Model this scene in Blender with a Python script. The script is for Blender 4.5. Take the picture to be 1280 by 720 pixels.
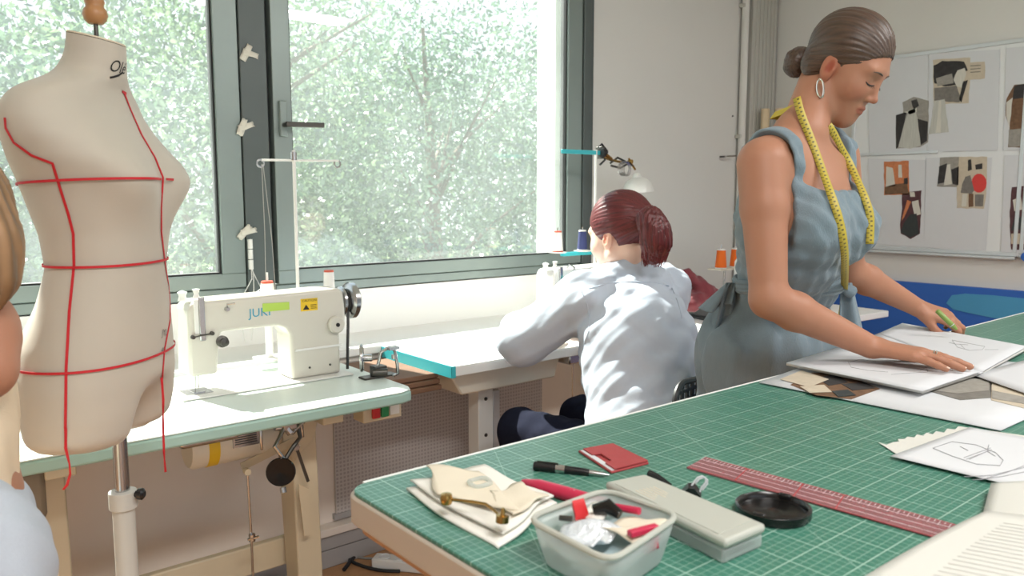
import bpy, bmesh, math, random
import numpy as np
from mathutils import Vector, Matrix, Euler
from mathutils.bvhtree import BVHTree
for o in list(bpy.data.objects): bpy.data.objects.remove(o)
SC = bpy.context.scene; COL = SC.collection
random.seed(7); RNG = np.random.default_rng(7)
# ------------------------------------------------------------------ camera
FPX = 980.0; EYE = Vector((0, 0, 1.28)); PITCH = math.atan(113/980)
AZ = math.radians(90) - math.atan2(1200, math.hypot(980, 113))
cd = bpy.data.cameras.new('camera'); cam = bpy.data.objects.new('camera', cd); COL.objects.link(cam)
cam.location = EYE; cam.rotation_euler = (math.pi/2 - PITCH, 0, -AZ)
cd.sensor_width = 36; cd.lens = 36*FPX/1280; cd.clip_start = 0.02; cd.clip_end = 300
cd.dof.use_dof = True; cd.dof.focus_distance = 1.75; cd.dof.aperture_fstop = 7.0
SC.camera = cam
# ------------------------------------------------------------------ world, sun, exposure
w = bpy.data.worlds.new('sky'); SC.world = w; w.use_nodes = True
nt = w.node_tree; nt.nodes.clear()
bg = nt.nodes.new('ShaderNodeBackground'); wo = nt.nodes.new('ShaderNodeOutputWorld')
tc = nt.nodes.new('ShaderNodeTexCoord'); sx = nt.nodes.new('ShaderNodeSeparateXYZ'); rp = nt.nodes.new('ShaderNodeValToRGB')
nt.links.new(tc.outputs['Generated'], sx.inputs[0]); nt.links.new(sx.outputs['Z'], rp.inputs[0])
rp.color_ramp.elements[0].position = 0.0; rp.color_ramp.elements[0].color = (.93, .96, 1, 1)
rp.color_ramp.elements[1].position = 0.8; rp.color_ramp.elements[1].color = (.62, .78, 1, 1)
nt.links.new(rp.outputs[0], bg.inputs[0]); bg.inputs[1].default_value = 1.1
nt.links.new(bg.outputs[0], wo.inputs[0])
SC.view_settings.view_transform = 'Standard'; SC.view_settings.look = 'None'
SC.view_settings.exposure = 0.34; SC.view_settings.gamma = 1
def lamp(name, kind, energy, loc, rot=(0,0,0), size=None, color=(1,1,1)):
    l = bpy.data.lights.new(name, kind); l.energy = energy; l.color = color
    o = bpy.data.objects.new(name, l); COL.objects.link(o); o.location = loc; o.rotation_euler = rot
    if size: l.shape = 'RECTANGLE'; l.size, l.size_y = size
    return o
SUNDIR = Vector((-.22, 1, 1.05)).normalized()
sun = lamp('sun', 'SUN', 16, (0, 8, 8), color=(1, .95, .87)); sun.data.angle = math.radians(.9)
sun.rotation_euler = (SUNDIR).to_track_quat('Z', 'Y').to_euler()
for i, (x, y, sxx) in enumerate(((0.1, 2.9, 1.9), (1.9, 2.9, 1.4))):    # daylight entering by the two panes
    p = lamp('window_portal', 'AREA', 1, (x, 2.86, 1.75), (-math.pi/2, 0, 0), (sxx, 1.5)); p.data.cycles.is_portal = True
p = lamp('window_portal', 'AREA', 1, (0.8, -3.45, 1.4), (math.pi/2, 0, 0), (5.4, 2.6)); p.data.cycles.is_portal = True  # fill daylight through an opening added in the unseen back wall
for i, (x, y) in enumerate(((0.2, -0.6), (2.6, -0.6))):                 # out-of-view fill lights added under the ceiling to brighten the room
    lamp('ceiling_tube_light', 'AREA', 40, (x, y, 2.72), (0, 0, 0), (1.2, .3), (1, .975, .95))
# ------------------------------------------------------------------ view maths (turns a point of the photo and a distance or a plane into a place)
_F = Vector((math.sin(AZ)*math.cos(PITCH), math.cos(AZ)*math.cos(PITCH), -math.sin(PITCH)))
_R = Vector((math.cos(AZ), -math.sin(AZ), 0)); _U = _R.cross(_F)
def ray(x, y): return _F + _R*((x-640)/FPX) + _U*((360-y)/FPX)
def atZ(x, y, z): d = ray(x, y); return EYE + d*((z-EYE.z)/d.z)
def atY(x, y, Y): d = ray(x, y); return EYE + d*(Y/d.y)
def atX(x, y, X): d = ray(x, y); return EYE + d*(X/d.x)
def atD(x, y, dd): return EYE + ray(x, y)*dd
# ------------------------------------------------------------------ materials
def lin(c): return tuple(((v/255+.055)/1.055)**2.4 if v > 10 else v/255/12.92 for v in c)
def nn(nt, t, **k):
    n = nt.nodes.new(t)
    for a, b in k.items(): setattr(n, a, b)
    return n
def mat(name, col, rough=.5, metal=0., var=.08, scale=30., bump=0., bscale=200., spec=.5, trans=0., stretch=None, attr=False, sheen=0., sss=0., transl=0., alpha=1.):
    m = bpy.data.materials.new(name); m.use_nodes = True; t = m.node_tree; b = t.nodes['Principled BSDF']
    c = lin(col)
    tcn = nn(t, 'ShaderNodeTexCoord'); mp = nn(t, 'ShaderNodeMapping'); t.links.new(tcn.outputs['Object'], mp.inputs[0])
    if stretch: mp.inputs['Scale'].default_value = stretch
    ns = nn(t, 'ShaderNodeTexNoise'); ns.inputs['Scale'].default_value = scale; ns.inputs['Detail'].default_value = 4
    t.links.new(mp.outputs[0], ns.inputs['Vector'])
    mx = nn(t, 'ShaderNodeMix', data_type='RGBA')
    mx.inputs[6].default_value = tuple(v*(1-var) for v in c)+(1,); mx.inputs[7].default_value = tuple(min(1, v*(1+var)) for v in c)+(1,)
    t.links.new(ns.outputs[0], mx.inputs[0]); out = mx.outputs[2]
    if attr:
        at = nn(t, 'ShaderNodeAttribute', attribute_name='Col'); m2 = nn(t, 'ShaderNodeMix', data_type='RGBA', blend_type='MULTIPLY')
        m2.inputs[0].default_value = 1; t.links.new(out, m2.inputs[6]); t.links.new(at.outputs['Color'], m2.inputs[7]); out = m2.outputs[2]
    t.links.new(out, b.inputs['Base Color'])
    b.inputs['Roughness'].default_value = rough; b.inputs['Metallic'].default_value = metal
    b.inputs['Specular IOR Level'].default_value = spec; b.inputs['Transmission Weight'].default_value = trans
    b.inputs['Sheen Weight'].default_value = sheen; b.inputs['Alpha'].default_value = alpha
    if sss: b.inputs['Subsurface Weight'].default_value = sss; b.inputs['Subsurface Radius'].default_value = (.02, .008, .005); b.inputs['Subsurface Scale'].default_value = .5
    if bump:
        n2 = nn(t, 'ShaderNodeTexNoise'); n2.inputs['Scale'].default_value = bscale; n2.inputs['Detail'].default_value = 3
        t.links.new(mp.outputs[0], n2.inputs['Vector'])
        bp = nn(t, 'ShaderNodeBump'); bp.inputs['Strength'].default_value = bump; bp.inputs['Distance'].default_value = .004
        t.links.new(n2.outputs[0], bp.inputs['Height']); t.links.new(bp.outputs[0], b.inputs['Normal'])
    if transl:
        tr = nn(t, 'ShaderNodeBsdfTranslucent'); t.links.new(out, tr.inputs[0]); ms = nn(t, 'ShaderNodeMixShader'); ms.inputs[0].default_value = transl
        t.links.new(b.outputs[0], ms.inputs[1]); t.links.new(tr.outputs[0], ms.inputs[2]); t.links.new(ms.outputs[0], t.nodes['Material Output'].inputs[0])
    return m
def weave(m, s=900, st=.25):                 # fine cloth weave relief
    t = m.node_tree; b = t.nodes['Principled BSDF']; tcn = nn(t, 'ShaderNodeTexCoord')
    wv = nn(t, 'ShaderNodeTexWave'); wv.inputs['Scale'].default_value = s; wv.inputs['Distortion'].default_value = 2
    t.links.new(tcn.outputs['Object'], wv.inputs[0]); bp = nn(t, 'ShaderNodeBump'); bp.inputs['Strength'].default_value = st; bp.inputs['Distance'].default_value = .0006
    t.links.new(wv.outputs[1], bp.inputs['Height']); t.links.new(bp.outputs[0], b.inputs['Normal']); return m
M = {}
def mk(k, *a, **kw): M[k] = mat(k, *a, **kw); return M[k]
mk('wall_white', (214, 212, 207), .85, var=.03, scale=2.5, bump=.12, bscale=60)
mk('wall_low', (236, 224, 212), .8, var=.05, scale=3, bump=.1, bscale=50)
mk('ceiling_white', (225, 224, 220), .9, var=.02, scale=3)
mk('sill_white', (242, 242, 239), .45, var=.02, scale=6)
mk('floor_wood', (184, 138, 98), .5, var=.22, scale=5, stretch=(1, 6, 1), bump=.1, bscale=30)
mk('frame_grey', (138, 150, 147), .35, .35, var=.10, scale=5, bump=.05, bscale=80)
mk('frame_dark', (86, 94, 93), .4, .2, var=.1, scale=6)
mk('rubber', (26, 28, 28), .6, var=.1)
mk('facade', (226, 226, 220), .8, var=.05, scale=3)
mk('trunking', (168, 164, 162), .6, var=.08, scale=8)
mk('pipe_grey', (184, 182, 174), .45, var=.08, scale=6, stretch=(12, 12, .5))
mk('tape_white', (230, 226, 214), .6, var=.06, scale=40, transl=.25)
mk('mint_top', (214, 226, 220), .3, var=.04, scale=5)
mk('mint_edge', (160, 192, 182), .4, var=.08, scale=10)
mk('turq', (60, 176, 186), .4, var=.05, scale=10)
mk('table_beige', (206, 192, 164), .45, var=.06, scale=6, bump=.05, bscale=90)
mk('table_side', (186, 174, 160), .5, var=.06, scale=6)
mk('table_cream', (222, 216, 200), .5, var=.06, scale=6)
mk('drawer_brown', (122, 108, 90), .6, var=.08, scale=10)
mk('machine_cream', (204, 201, 190), .3, var=.03, scale=8, spec=.6)
mk('machine_white', (226, 226, 222), .3, var=.02, scale=8)
mk('steel', (190, 190, 190), .25, 1., var=.08, scale=20)
mk('steel_dark', (92, 90, 86), .35, .9, var=.15, scale=20)
mk('black_plastic', (22, 22, 24), .35, var=.1)
mk('black_gloss', (16, 15, 15), .12, var=.05)
mk('brass', (176, 142, 84), .25, 1., var=.1, scale=30)
mk('gold', (196, 164, 100), .22, 1., var=.08, scale=60)
mk('yellow_label', (226, 190, 40), .5, var=.05)
mk('green_label', (176, 208, 90), .5, var=.05)
mk('ink_black', (30, 28, 28), .7, var=.1)
mk('ink_teal', (40, 150, 180), .6, var=.1)
mk('red_btn', (196, 40, 44), .35, var=.05)
mk('green_btn', (40, 140, 84), .35, var=.05)
mk('thread_white', (238, 236, 232), .8, var=.05, scale=4, stretch=(1, 1, 260), bump=.3, bscale=8)
mk('thread_orange', (236, 110, 30), .75, var=.12, scale=4, stretch=(1, 1, 260), bump=.3, bscale=8)
mk('thread_navy', (54, 62, 110), .7, var=.25, scale=4, stretch=(1, 1, 200), bump=.3, bscale=8)
mk('cone_red', (208, 96, 76), .5, var=.05)
mk('form_cloth', (190, 182, 168), .85, var=.03, scale=12, bump=.15, bscale=900, sheen=.2)
mk('form_cap', (214, 200, 176), .8, var=.08, scale=30)
mk('wood_turned', (176, 128, 84), .4, var=.25, scale=20, stretch=(1, 1, .3))
mk('tape_red', (196, 34, 44), .65, var=.1, scale=80)
mk('plastic_clear', (222, 230, 228), .22, var=.03, scale=8, transl=.3, alpha=.42)
mk('plastic_frost', (206, 208, 198), .4, var=.03, scale=8, transl=.2, alpha=.9)
mk('print_line', (186, 186, 182), .9, var=.1, scale=60)
mk('linen', (226, 216, 196), .9, var=.05, scale=20, bump=.25, bscale=700)
mk('linen_white', (236, 234, 226), .9, var=.03, scale=20, bump=.25, bscale=700)
mk('leather_red', (164, 62, 64), .55, var=.1, scale=60, bump=.25, bscale=500)
mk('marker_pink', (196, 44, 78), .3, var=.08, scale=20)
mk('paper', (208, 210, 213), .8, var=.02, scale=20)
mk('paper_cream', (208, 207, 200), .85, var=.02, scale=20)
mk('paper_edge', (206, 205, 200), .85, var=.12, scale=20, stretch=(1, 1, 300))
mk('pencil_line', (150, 150, 154), .9, var=.2, scale=200)
mk('print_grey', (120, 116, 110), .8, var=.35, scale=60)
mk('print_dark', (52, 50, 50), .8, var=.5, scale=50)
mk('print_mid', (150, 146, 138), .8, var=.3, scale=70)
mk('print_light', (206, 203, 192), .8, var=.15, scale=60, stretch=(1, 4, .4))
mk('print_skirt', (186, 186, 178), .8, var=.3, scale=60, stretch=(1, 5, .25))
mk('print_brown', (112, 84, 62), .8, var=.5, scale=60)
mk('print_orange', (196, 122, 80), .8, var=.3, scale=60)
mk('print_red', (208, 66, 62), .8, var=.08, scale=60)
mk('print_plum', (84, 54, 58), .8, var=.4, scale=60)
mk('print_tan', (196, 184, 164), .8, var=.15, scale=60)
mk('print_black', (52, 58, 58), .8, var=.3, scale=60, stretch=(1, 4, .4))
mk('board_alu', (206, 210, 212), .35, .5, var=.05, scale=10)
mk('board_white', (222, 224, 224), .3, var=.02, scale=4)
mk('blue_paint', (46, 100, 186), .6, var=.08, scale=5, bump=.1, bscale=60)
mk('blue_light', (74, 152, 196), .6, var=.06, scale=8)
mk('cream_tube', (212, 192, 160), .8, var=.08, scale=30)
mk('denim_white', (182, 190, 200), .85, var=.05, scale=300, bump=.3, bscale=900)
mk('navy_cloth', (28, 31, 46), .95, var=.15, scale=100, spec=.1)
mk('maroon', (110, 34, 44), .75, var=.15, scale=60, sheen=.3)
mk('pale_blue_cloth', (176, 196, 200), .85, var=.08, scale=60)
mk('laptop_grey', (70, 72, 74), .45, var=.05)
mk('skin', (172, 122, 97), .5, var=.05, scale=14, attr=True, spec=.35, sss=.12, bump=.05, bscale=600)
mk('skin_pale', (232, 198, 178), .5, var=.04, scale=14, attr=True, spec=.35, sss=.12, bump=.05, bscale=600)
mk('hair_brown', (82, 60, 46), .45, var=.2, scale=40, attr=True, spec=.6)
mk('hair_red', (104, 34, 38), .42, var=.2, scale=40, attr=True, spec=.6)
mk('hair_fair', (150, 116, 82), .5, var=.2, scale=40, attr=True)
mk('dress_blue', (116, 132, 141), .9, var=.08, scale=120, stretch=(1, 1, .3), attr=True, sheen=.2, bump=.35, bscale=500)
mk('shirt_blue', (196, 207, 221), .85, var=.03, scale=80, attr=True, bump=.15, bscale=700, transl=.14)
mk('eye_white', (226, 220, 214), .25, var=.02)
mk('iris', (70, 50, 38), .2, var=.2, scale=300)
mk('silver', (216, 214, 208), .15, 1., var=.05, scale=30)
mk('wood_leaf_trunk', (120, 108, 92), .9, var=.3, scale=6, stretch=(1, 1, .2))
mk('grass', (96, 120, 70), .95, var=.3, scale=.8)
mk('house_white', (228, 228, 224), .8, var=.04, scale=.5)
mk('house_glass', (90, 110, 120), .2, var=.2, scale=.5)
mk('foil', (222, 228, 236), .3, .25, var=.25, scale=120, bump=1., bscale=120)
mk('ruler_pink', (160, 104, 108), .25, var=.15, scale=60, alpha=.72)
mk('pencil_green', (128, 156, 76), .4, var=.1)
mk('chair_black', (30, 32, 34), .45, var=.1)
mk('lens_black', (20, 19, 19), .25, var=.2, scale=60)
mk('cable_black', (40, 40, 42), .5, var=.1); mk('cable_grey', (150, 148, 142), .5, var=.1)
mk('wood_ply', (120, 88, 66), .7, var=.35, scale=10, stretch=(1, 1, 60))
# leaves, light coming through them
def leafmat(name, a, b):
    m = bpy.data.materials.new(name); m.use_nodes = True; t = m.node_tree; t.nodes.remove(t.nodes['Principled BSDF'])
    at = nn(t, 'ShaderNodeAttribute', attribute_name='Col'); mx = nn(t, 'ShaderNodeMix', data_type='RGBA')
    mx.inputs[6].default_value = lin(a)+(1,); mx.inputs[7].default_value = lin(b)+(1,); t.links.new(at.outputs['Fac'], mx.inputs[0])
    d = nn(t, 'ShaderNodeBsdfDiffuse'); r = nn(t, 'ShaderNodeBsdfTranslucent'); g = nn(t, 'ShaderNodeBsdfGlossy'); g.inputs['Roughness'].default_value = .35
    t.links.new(mx.outputs[2], d.inputs[0]); t.links.new(mx.outputs[2], r.inputs[0])
    m1 = nn(t, 'ShaderNodeMixShader'); m1.inputs[0].default_value = .5; t.links.new(d.outputs[0], m1.inputs[1]); t.links.new(r.outputs[0], m1.inputs[2])
    m2 = nn(t, 'ShaderNodeMixShader'); m2.inputs[0].default_value = .12; t.links.new(m1.outputs[0], m2.inputs[1]); t.links.new(g.outputs[0], m2.inputs[2])
    t.links.new(m2.outputs[0], t.nodes['Material Output'].inputs[0]); return m
M['leaf_a'] = leafmat('leaf_a', (72, 100, 80), (146, 170, 130)); M['leaf_b'] = leafmat('leaf_b', (68, 96, 80), (130, 156, 130))
# window glass: clear, slightly mirroring; a translucent veil paints in the bright haze
def glassmat():
    m = bpy.data.materials.new('pane_glass'); m.use_nodes = True; t = m.node_tree; t.nodes.remove(t.nodes['Principled BSDF'])
    tr = nn(t, 'ShaderNodeBsdfTransparent'); tr.inputs[0].default_value = (.95, .98, .97, 1); gl = nn(t, 'ShaderNodeBsdfGlossy'); gl.inputs['Roughness'].default_value = 0.0
    lw = nn(t, 'ShaderNodeFresnel'); ge = nn(t, 'ShaderNodeNewGeometry'); mi_ = nn(t, 'ShaderNodeMapRange'); mi_.inputs[3].default_value = 1.5; mi_.inputs[4].default_value = 1/1.5; t.links.new(ge.outputs['Backfacing'], mi_.inputs[0]); t.links.new(mi_.outputs[0], lw.inputs[0])
    m1 = nn(t, 'ShaderNodeMixShader'); t.links.new(lw.outputs[0], m1.inputs[0]); t.links.new(tr.outputs[0], m1.inputs[1]); t.links.new(gl.outputs[0], m1.inputs[2])
    du = nn(t, 'ShaderNodeBsdfTranslucent'); du.inputs[0].default_value = (.82, .9, .9, 1)
    tcn = nn(t, 'ShaderNodeTexCoord'); ns = nn(t, 'ShaderNodeTexNoise'); ns.inputs['Scale'].default_value = 1.6; ns.inputs['Detail'].default_value = 6
    t.links.new(tcn.outputs['Object'], ns.inputs['Vector']); mr = nn(t, 'ShaderNodeMapRange'); mr.inputs[1].default_value = .3; mr.inputs[2].default_value = .7
    mr.inputs[3].default_value = HAZE[0]; mr.inputs[4].default_value = HAZE[1]; t.links.new(ns.outputs[0], mr.inputs[0])
    m2 = nn(t, 'ShaderNodeMixShader'); t.links.new(mr.outputs[0], m2.inputs[0]); t.links.new(m1.outputs[0], m2.inputs[1]); t.links.new(du.outputs[0], m2.inputs[2])
    t.links.new(m2.outputs[0], t.nodes['Material Output'].inputs[0]); return m
HAZE = (.03, .07)
M['glass'] = glassmat()
# measured grid printed on the cutting mat
def gridmat(name, base, line, minor, major, wmin, wmaj, kmin, kmaj, rough, diag=True, ax='Y'):
    m = mat(name, base, rough, var=.05, scale=8); t = m.node_tree; b = t.nodes['Principled BSDF']; src = b.inputs['Base Color'].links[0].from_socket
    tcn = nn(t, 'ShaderNodeTexCoord'); sp = nn(t, 'ShaderNodeSeparateXYZ'); t.links.new(tcn.outputs['Object'], sp.inputs[0])
    def mth(op, a, bb=None):
        n = nn(t, 'ShaderNodeMath', operation=op)
        for i, v in enumerate((a, bb)):
            if v is None: continue
            if isinstance(v, (int, float)): n.inputs[i].default_value = v
            else: t.links.new(v, n.inputs[i])
        return n.outputs[0]
    def lines(sock, s, wd): return mth('LESS_THAN', mth('PINGPONG', sock, s/2), wd/2)
    X, Y = sp.outputs[0], sp.outputs[ax]
    mi = mth('MULTIPLY', mth('MAXIMUM', lines(X, minor, wmin), lines(Y, minor, wmin)), kmin)
    ma = mth('MULTIPLY', mth('MAXIMUM', lines(X, major, wmaj), lines(Y, major, wmaj)), kmaj)
    f = mth('MAXIMUM', mi, ma)
    if diag:
        dg = mth('MULTIPLY', mth('MAXIMUM', lines(mth('ADD', X, Y), .6, wmaj*1.2), lines(mth('SUBTRACT', mth('MULTIPLY', X, 1.732), Y), .6, wmaj*1.6)), kmaj*.6)
        f = mth('MAXIMUM', f, dg)
    mx = nn(t, 'ShaderNodeMix', data_type='RGBA'); t.links.new(f, mx.inputs[0]); t.links.new(src, mx.inputs[6]); mx.inputs[7].default_value = lin(line)+(1,)
    t.links.new(mx.outputs[2], b.inputs['Base Color']); return m
M['mat_green'] = gridmat('mat_green', (62, 120, 102), (182, 212, 198), .01, .05, .0008, .0013, .42, .75, .33)
M['perforated'] = gridmat('perforated', (172, 164, 160), (214, 208, 204), .014, .5, .006, .001, .6, .0, .6, diag=False, ax='Z')
# yellow tape with its ticks, run along a UV in metres
def tapemat():
    m = mat('tape_yellow', (184, 164, 58), .5, var=.05, scale=20); t = m.node_tree; b = t.nodes['Principled BSDF']; src = b.inputs['Base Color'].links[0].from_socket
    uv = nn(t, 'ShaderNodeUVMap'); sp = nn(t, 'ShaderNodeSeparateXYZ'); t.links.new(uv.outputs[0], sp.inputs[0])
    def mth(op, a, bb):
        n = nn(t, 'ShaderNodeMath', operation=op)
        for i, v in enumerate((a, bb)):
            if isinstance(v, (int, float)): n.inputs[i].default_value = v
            else: t.links.new(v, n.inputs[i])
        return n.outputs[0]
    U, V = sp.outputs[0], sp.outputs[1]
    tick = mth('MULTIPLY', mth('LESS_THAN', mth('PINGPONG', U, .005), .0009), mth('GREATER_THAN', V, .62))
    num = mth('MULTIPLY', mth('LESS_THAN', mth('PINGPONG', mth('ADD', U, .005), .005), .0018), mth('LESS_THAN', mth('ABSOLUTE', mth('SUBTRACT', V, .38), 0), .14))
    f = mth('MULTIPLY', mth('MAXIMUM', tick, num), .8)
    mx = nn(t, 'ShaderNodeMix', data_type='RGBA'); t.links.new(f, mx.inputs[0]); t.links.new(src, mx.inputs[6]); mx.inputs[7].default_value = (.03, .03, .02, 1)
    t.links.new(mx.outputs[2], b.inputs['Base Color']); return m
M['tape_yellow'] = tapemat()
# ------------------------------------------------------------------ object helpers
WM = {}
def wm(o):
    m = Matrix.Identity(4)
    while o is not None:
        m = Matrix.Translation(o.location) @ o.rotation_euler.to_matrix().to_4x4() @ m; o = o.parent
    return m
def props(o, label=None, cat=None, group=None, kind=None):
    if label: o['label'] = label
    if cat: o['category'] = cat
    if group: o['group'] = group
    if kind: o['kind'] = kind
    return o
def thing(name, label, cat, loc, rotz=0, group=None, kind=None):
    o = bpy.data.objects.new(name, None); COL.objects.link(o); o.location = Vector(loc); o.rotation_euler = (0, 0, rotz); o.empty_display_size = .02
    return props(o, label, cat, group, kind)
def copy_tree(o, parent=None):
    c = o.copy(); COL.objects.link(c); c.parent = parent
    for ch in list(o.children): copy_tree(ch, c)
    return c
class MB:
    """collects shapes; build() links them as one mesh"""
    def __init__(s): s.v = []; s.f = []
    def add(s, vs, fs):
        n = len(s.v); s.v += [tuple(v) for v in vs]; s.f += [tuple(i+n for i in f) for f in fs]; return s
    def box(s, lo, hi, R=None, c=None):
        vs = [Vector((x, y, z)) for z in (lo[2], hi[2]) for y in (lo[1], hi[1]) for x in (lo[0], hi[0])]
        if R is not None:
            c = Vector(c) if c is not None else Vector((0, 0, 0)); vs = [R @ v + c for v in vs]
        return s.add(vs, [(0,2,3,1),(4,5,7,6),(0,1,5,4),(2,6,7,3),(0,4,6,2),(1,3,7,5)])
    def bar(s, a, b, wd, th, up=(0,0,1)):
        a = Vector(a); b = Vector(b); d = (b-a).normalized(); u = Vector(up); r = d.cross(u)
        if r.length < 1e-4: r = d.cross(Vector((1,0,0)))
        r.normalize(); u = r.cross(d)
        vs = [p + r*(sx*wd/2) + u*(sz*th/2) for p in (a, b) for sx, sz in ((-1,-1),(1,-1),(1,1),(-1,1))]
        return s.add(vs, [(0,1,2,3),(7,6,5,4),(0,4,5,1),(1,5,6,2),(2,6,7,3),(3,7,4,0)])
    def tube(s, pts, r, n=10, cap=True, flat=1., up=None):
        pts = [Vector(p) for p in pts]; R = r if isinstance(r, (list, tuple)) else [r]*len(pts); rings = []; prev = None
        for i, p in enumerate(pts):
            d = (pts[min(i+1, len(pts)-1)]-pts[max(i-1, 0)])
            d = d.normalized() if d.length > 1e-9 else Vector((0,0,1))
            if prev is None:
                u = Vector(up) if up else (Vector((0,0,1)) if abs(d.z) < .9 else Vector((1,0,0)))
            else: u = prev
            u = (u - d*u.dot(d)); u = u.normalized() if u.length > 1e-6 else d.orthogonal().normalized(); prev = u; v = d.cross(u)
            rings.append([p + (u*math.cos(a)*flat + v*math.sin(a))*R[i] for a in [2*math.pi*k/n for k in range(n)]])
        vs = [q for rg in rings for q in rg]; fs = []
        for i in range(len(pts)-1):
            for k in range(n): fs.append((i*n+k, i*n+(k+1) % n, (i+1)*n+(k+1) % n, (i+1)*n+k))
        if cap: fs += [tuple(range(n))[::-1], tuple((len(pts)-1)*n+k for k in range(n))]
        return s.add(vs, fs)
    def lathe(s, prof, c=(0,0,0), axis=(0,0,1), n=24, ref=None):
        ax = Vector(axis).normalized(); c = Vector(c); u = ax.orthogonal().normalized(); v = ax.cross(u); vs = []; fs = []
        for (r, h) in prof:
            for k in range(n):
                a = 2*math.pi*k/n; vs.append(c + ax*h + (u*math.cos(a)+v*math.sin(a))*r)
        for i in range(len(prof)-1):
            for k in range(n): fs.append((i*n+k, i*n+(k+1) % n, (i+1)*n+(k+1) % n, (i+1)*n+k))
        fs += [tuple(range(n))[::-1], tuple((len(prof)-1)*n+k for k in range(n))]
        return s.add(vs, fs)
    def prism(s, poly, d, o=(0,0,0), ux=(1,0,0), uy=(0,1,0)):
        """flat polygon in the (ux, uy) plane at o, pushed out by vector d"""
        o = Vector(o); ux = Vector(ux); uy = Vector(uy); d = Vector(d); n = len(poly)
        a = [o + ux*p[0] + uy*p[1] for p in poly]; b = [p + d for p in a]
        return s.add(a+b, [tuple(range(n))[::-1], tuple(range(n, 2*n))] + [(i, (i+1) % n, n+(i+1) % n, n+i) for i in range(n)])
    def grid(s, fn, nu, nv, closed=False, flip=False):
        vs = [fn(i/(nu-1), j/(nv-1)) for j in range(nv) for i in range(nu)]
        fs = [(j*nu+i, j*nu+i+1, (j+1)*nu+i+1, (j+1)*nu+i) for j in range(nv-1) for i in range(nu-1)]
        return s.add(vs, [f[::-1] for f in fs] if flip else fs)
    def build(s, name, m, parent=None, label=None, cat=None, group=None, kind=None, local=False, bevel=0, smooth=True, ang=40, solid=0, seg=2, sub=0):
        me = bpy.data.meshes.new(name); vs = s.v
        o = bpy.data.objects.new(name, me); COL.objects.link(o)
        if parent is not None:
            o.parent = parent
            if not local:
                inv = wm(parent).inverted(); vs = [inv @ Vector(v) for v in vs]
        elif not local and vs:
            xs = np.array(vs, float); c = Vector(((xs[:,0].min()+xs[:,0].max())/2, (xs[:,1].min()+xs[:,1].max())/2, xs[:,2].min()))
            o.location = c; vs = [Vector(v)-c for v in vs]
        me.from_pydata([tuple(v) for v in vs], [], s.f); me.update()
        bm = bmesh.new(); bm.from_mesh(me); bmesh.ops.recalc_face_normals(bm, faces=bm.faces)
        if smooth:
            for f in bm.faces: f.smooth = True
            for e in bm.edges:
                if len(e.link_faces) == 2 and e.calc_face_angle(0) > math.radians(ang): e.smooth = False
        bm.to_mesh(me); bm.free(); me.materials.append(M[m] if isinstance(m, str) else m)
        if m in ('skin', 'skin_pale', 'hair_brown', 'hair_red', 'hair_fair', 'dress_blue', 'shirt_blue'): me.color_attributes.new('Col', 'FLOAT_COLOR', 'POINT').data.foreach_set('color', np.full(len(me.vertices)*4, 1., np.float32))
        if solid: sm = o.modifiers.new('thick', 'SOLIDIFY'); sm.thickness = solid; sm.offset = 0
        if sub: sm = o.modifiers.new('smooth', 'SUBSURF'); sm.levels = sub; sm.render_levels = sub
        if bevel: b = o.modifiers.new('bevel', 'BEVEL'); b.width = bevel; b.segments = seg; b.limit_method = 'ANGLE'; b.angle_limit = math.radians(35)
        return props(o, label, cat, group, kind)
def text2d(s, size=1., shear=0.):
    c = bpy.data.curves.new('t', 'FONT'); c.body = s; c.size = size; c.shear = shear; c.align_x = 'CENTER'; c.align_y = 'CENTER'; c.resolution_u = 3
    o = bpy.data.objects.new('t', c); COL.objects.link(o); dg = bpy.context.evaluated_depsgraph_get(); dg.update()
    me = o.evaluated_get(dg).to_mesh(); vs = [(v.co.x, v.co.y) for v in me.vertices]; fs = [tuple(p.vertices) for p in me.polygons]
    o.evaluated_get(dg).to_mesh_clear(); bpy.data.objects.remove(o); bpy.data.curves.remove(c); return vs, fs
def lettering(name, s, size, o, ux, uy, m, parent, shear=0., lift=.0006):
    vs, fs = text2d(s, size, shear); o = Vector(o); ux = Vector(ux).normalized(); uy = Vector(uy).normalized(); n = ux.cross(uy)
    mb = MB(); mb.add([o+ux*x+uy*y+n*lift for x, y in vs], fs); return mb.build(name, m, parent, smooth=False)
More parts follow.
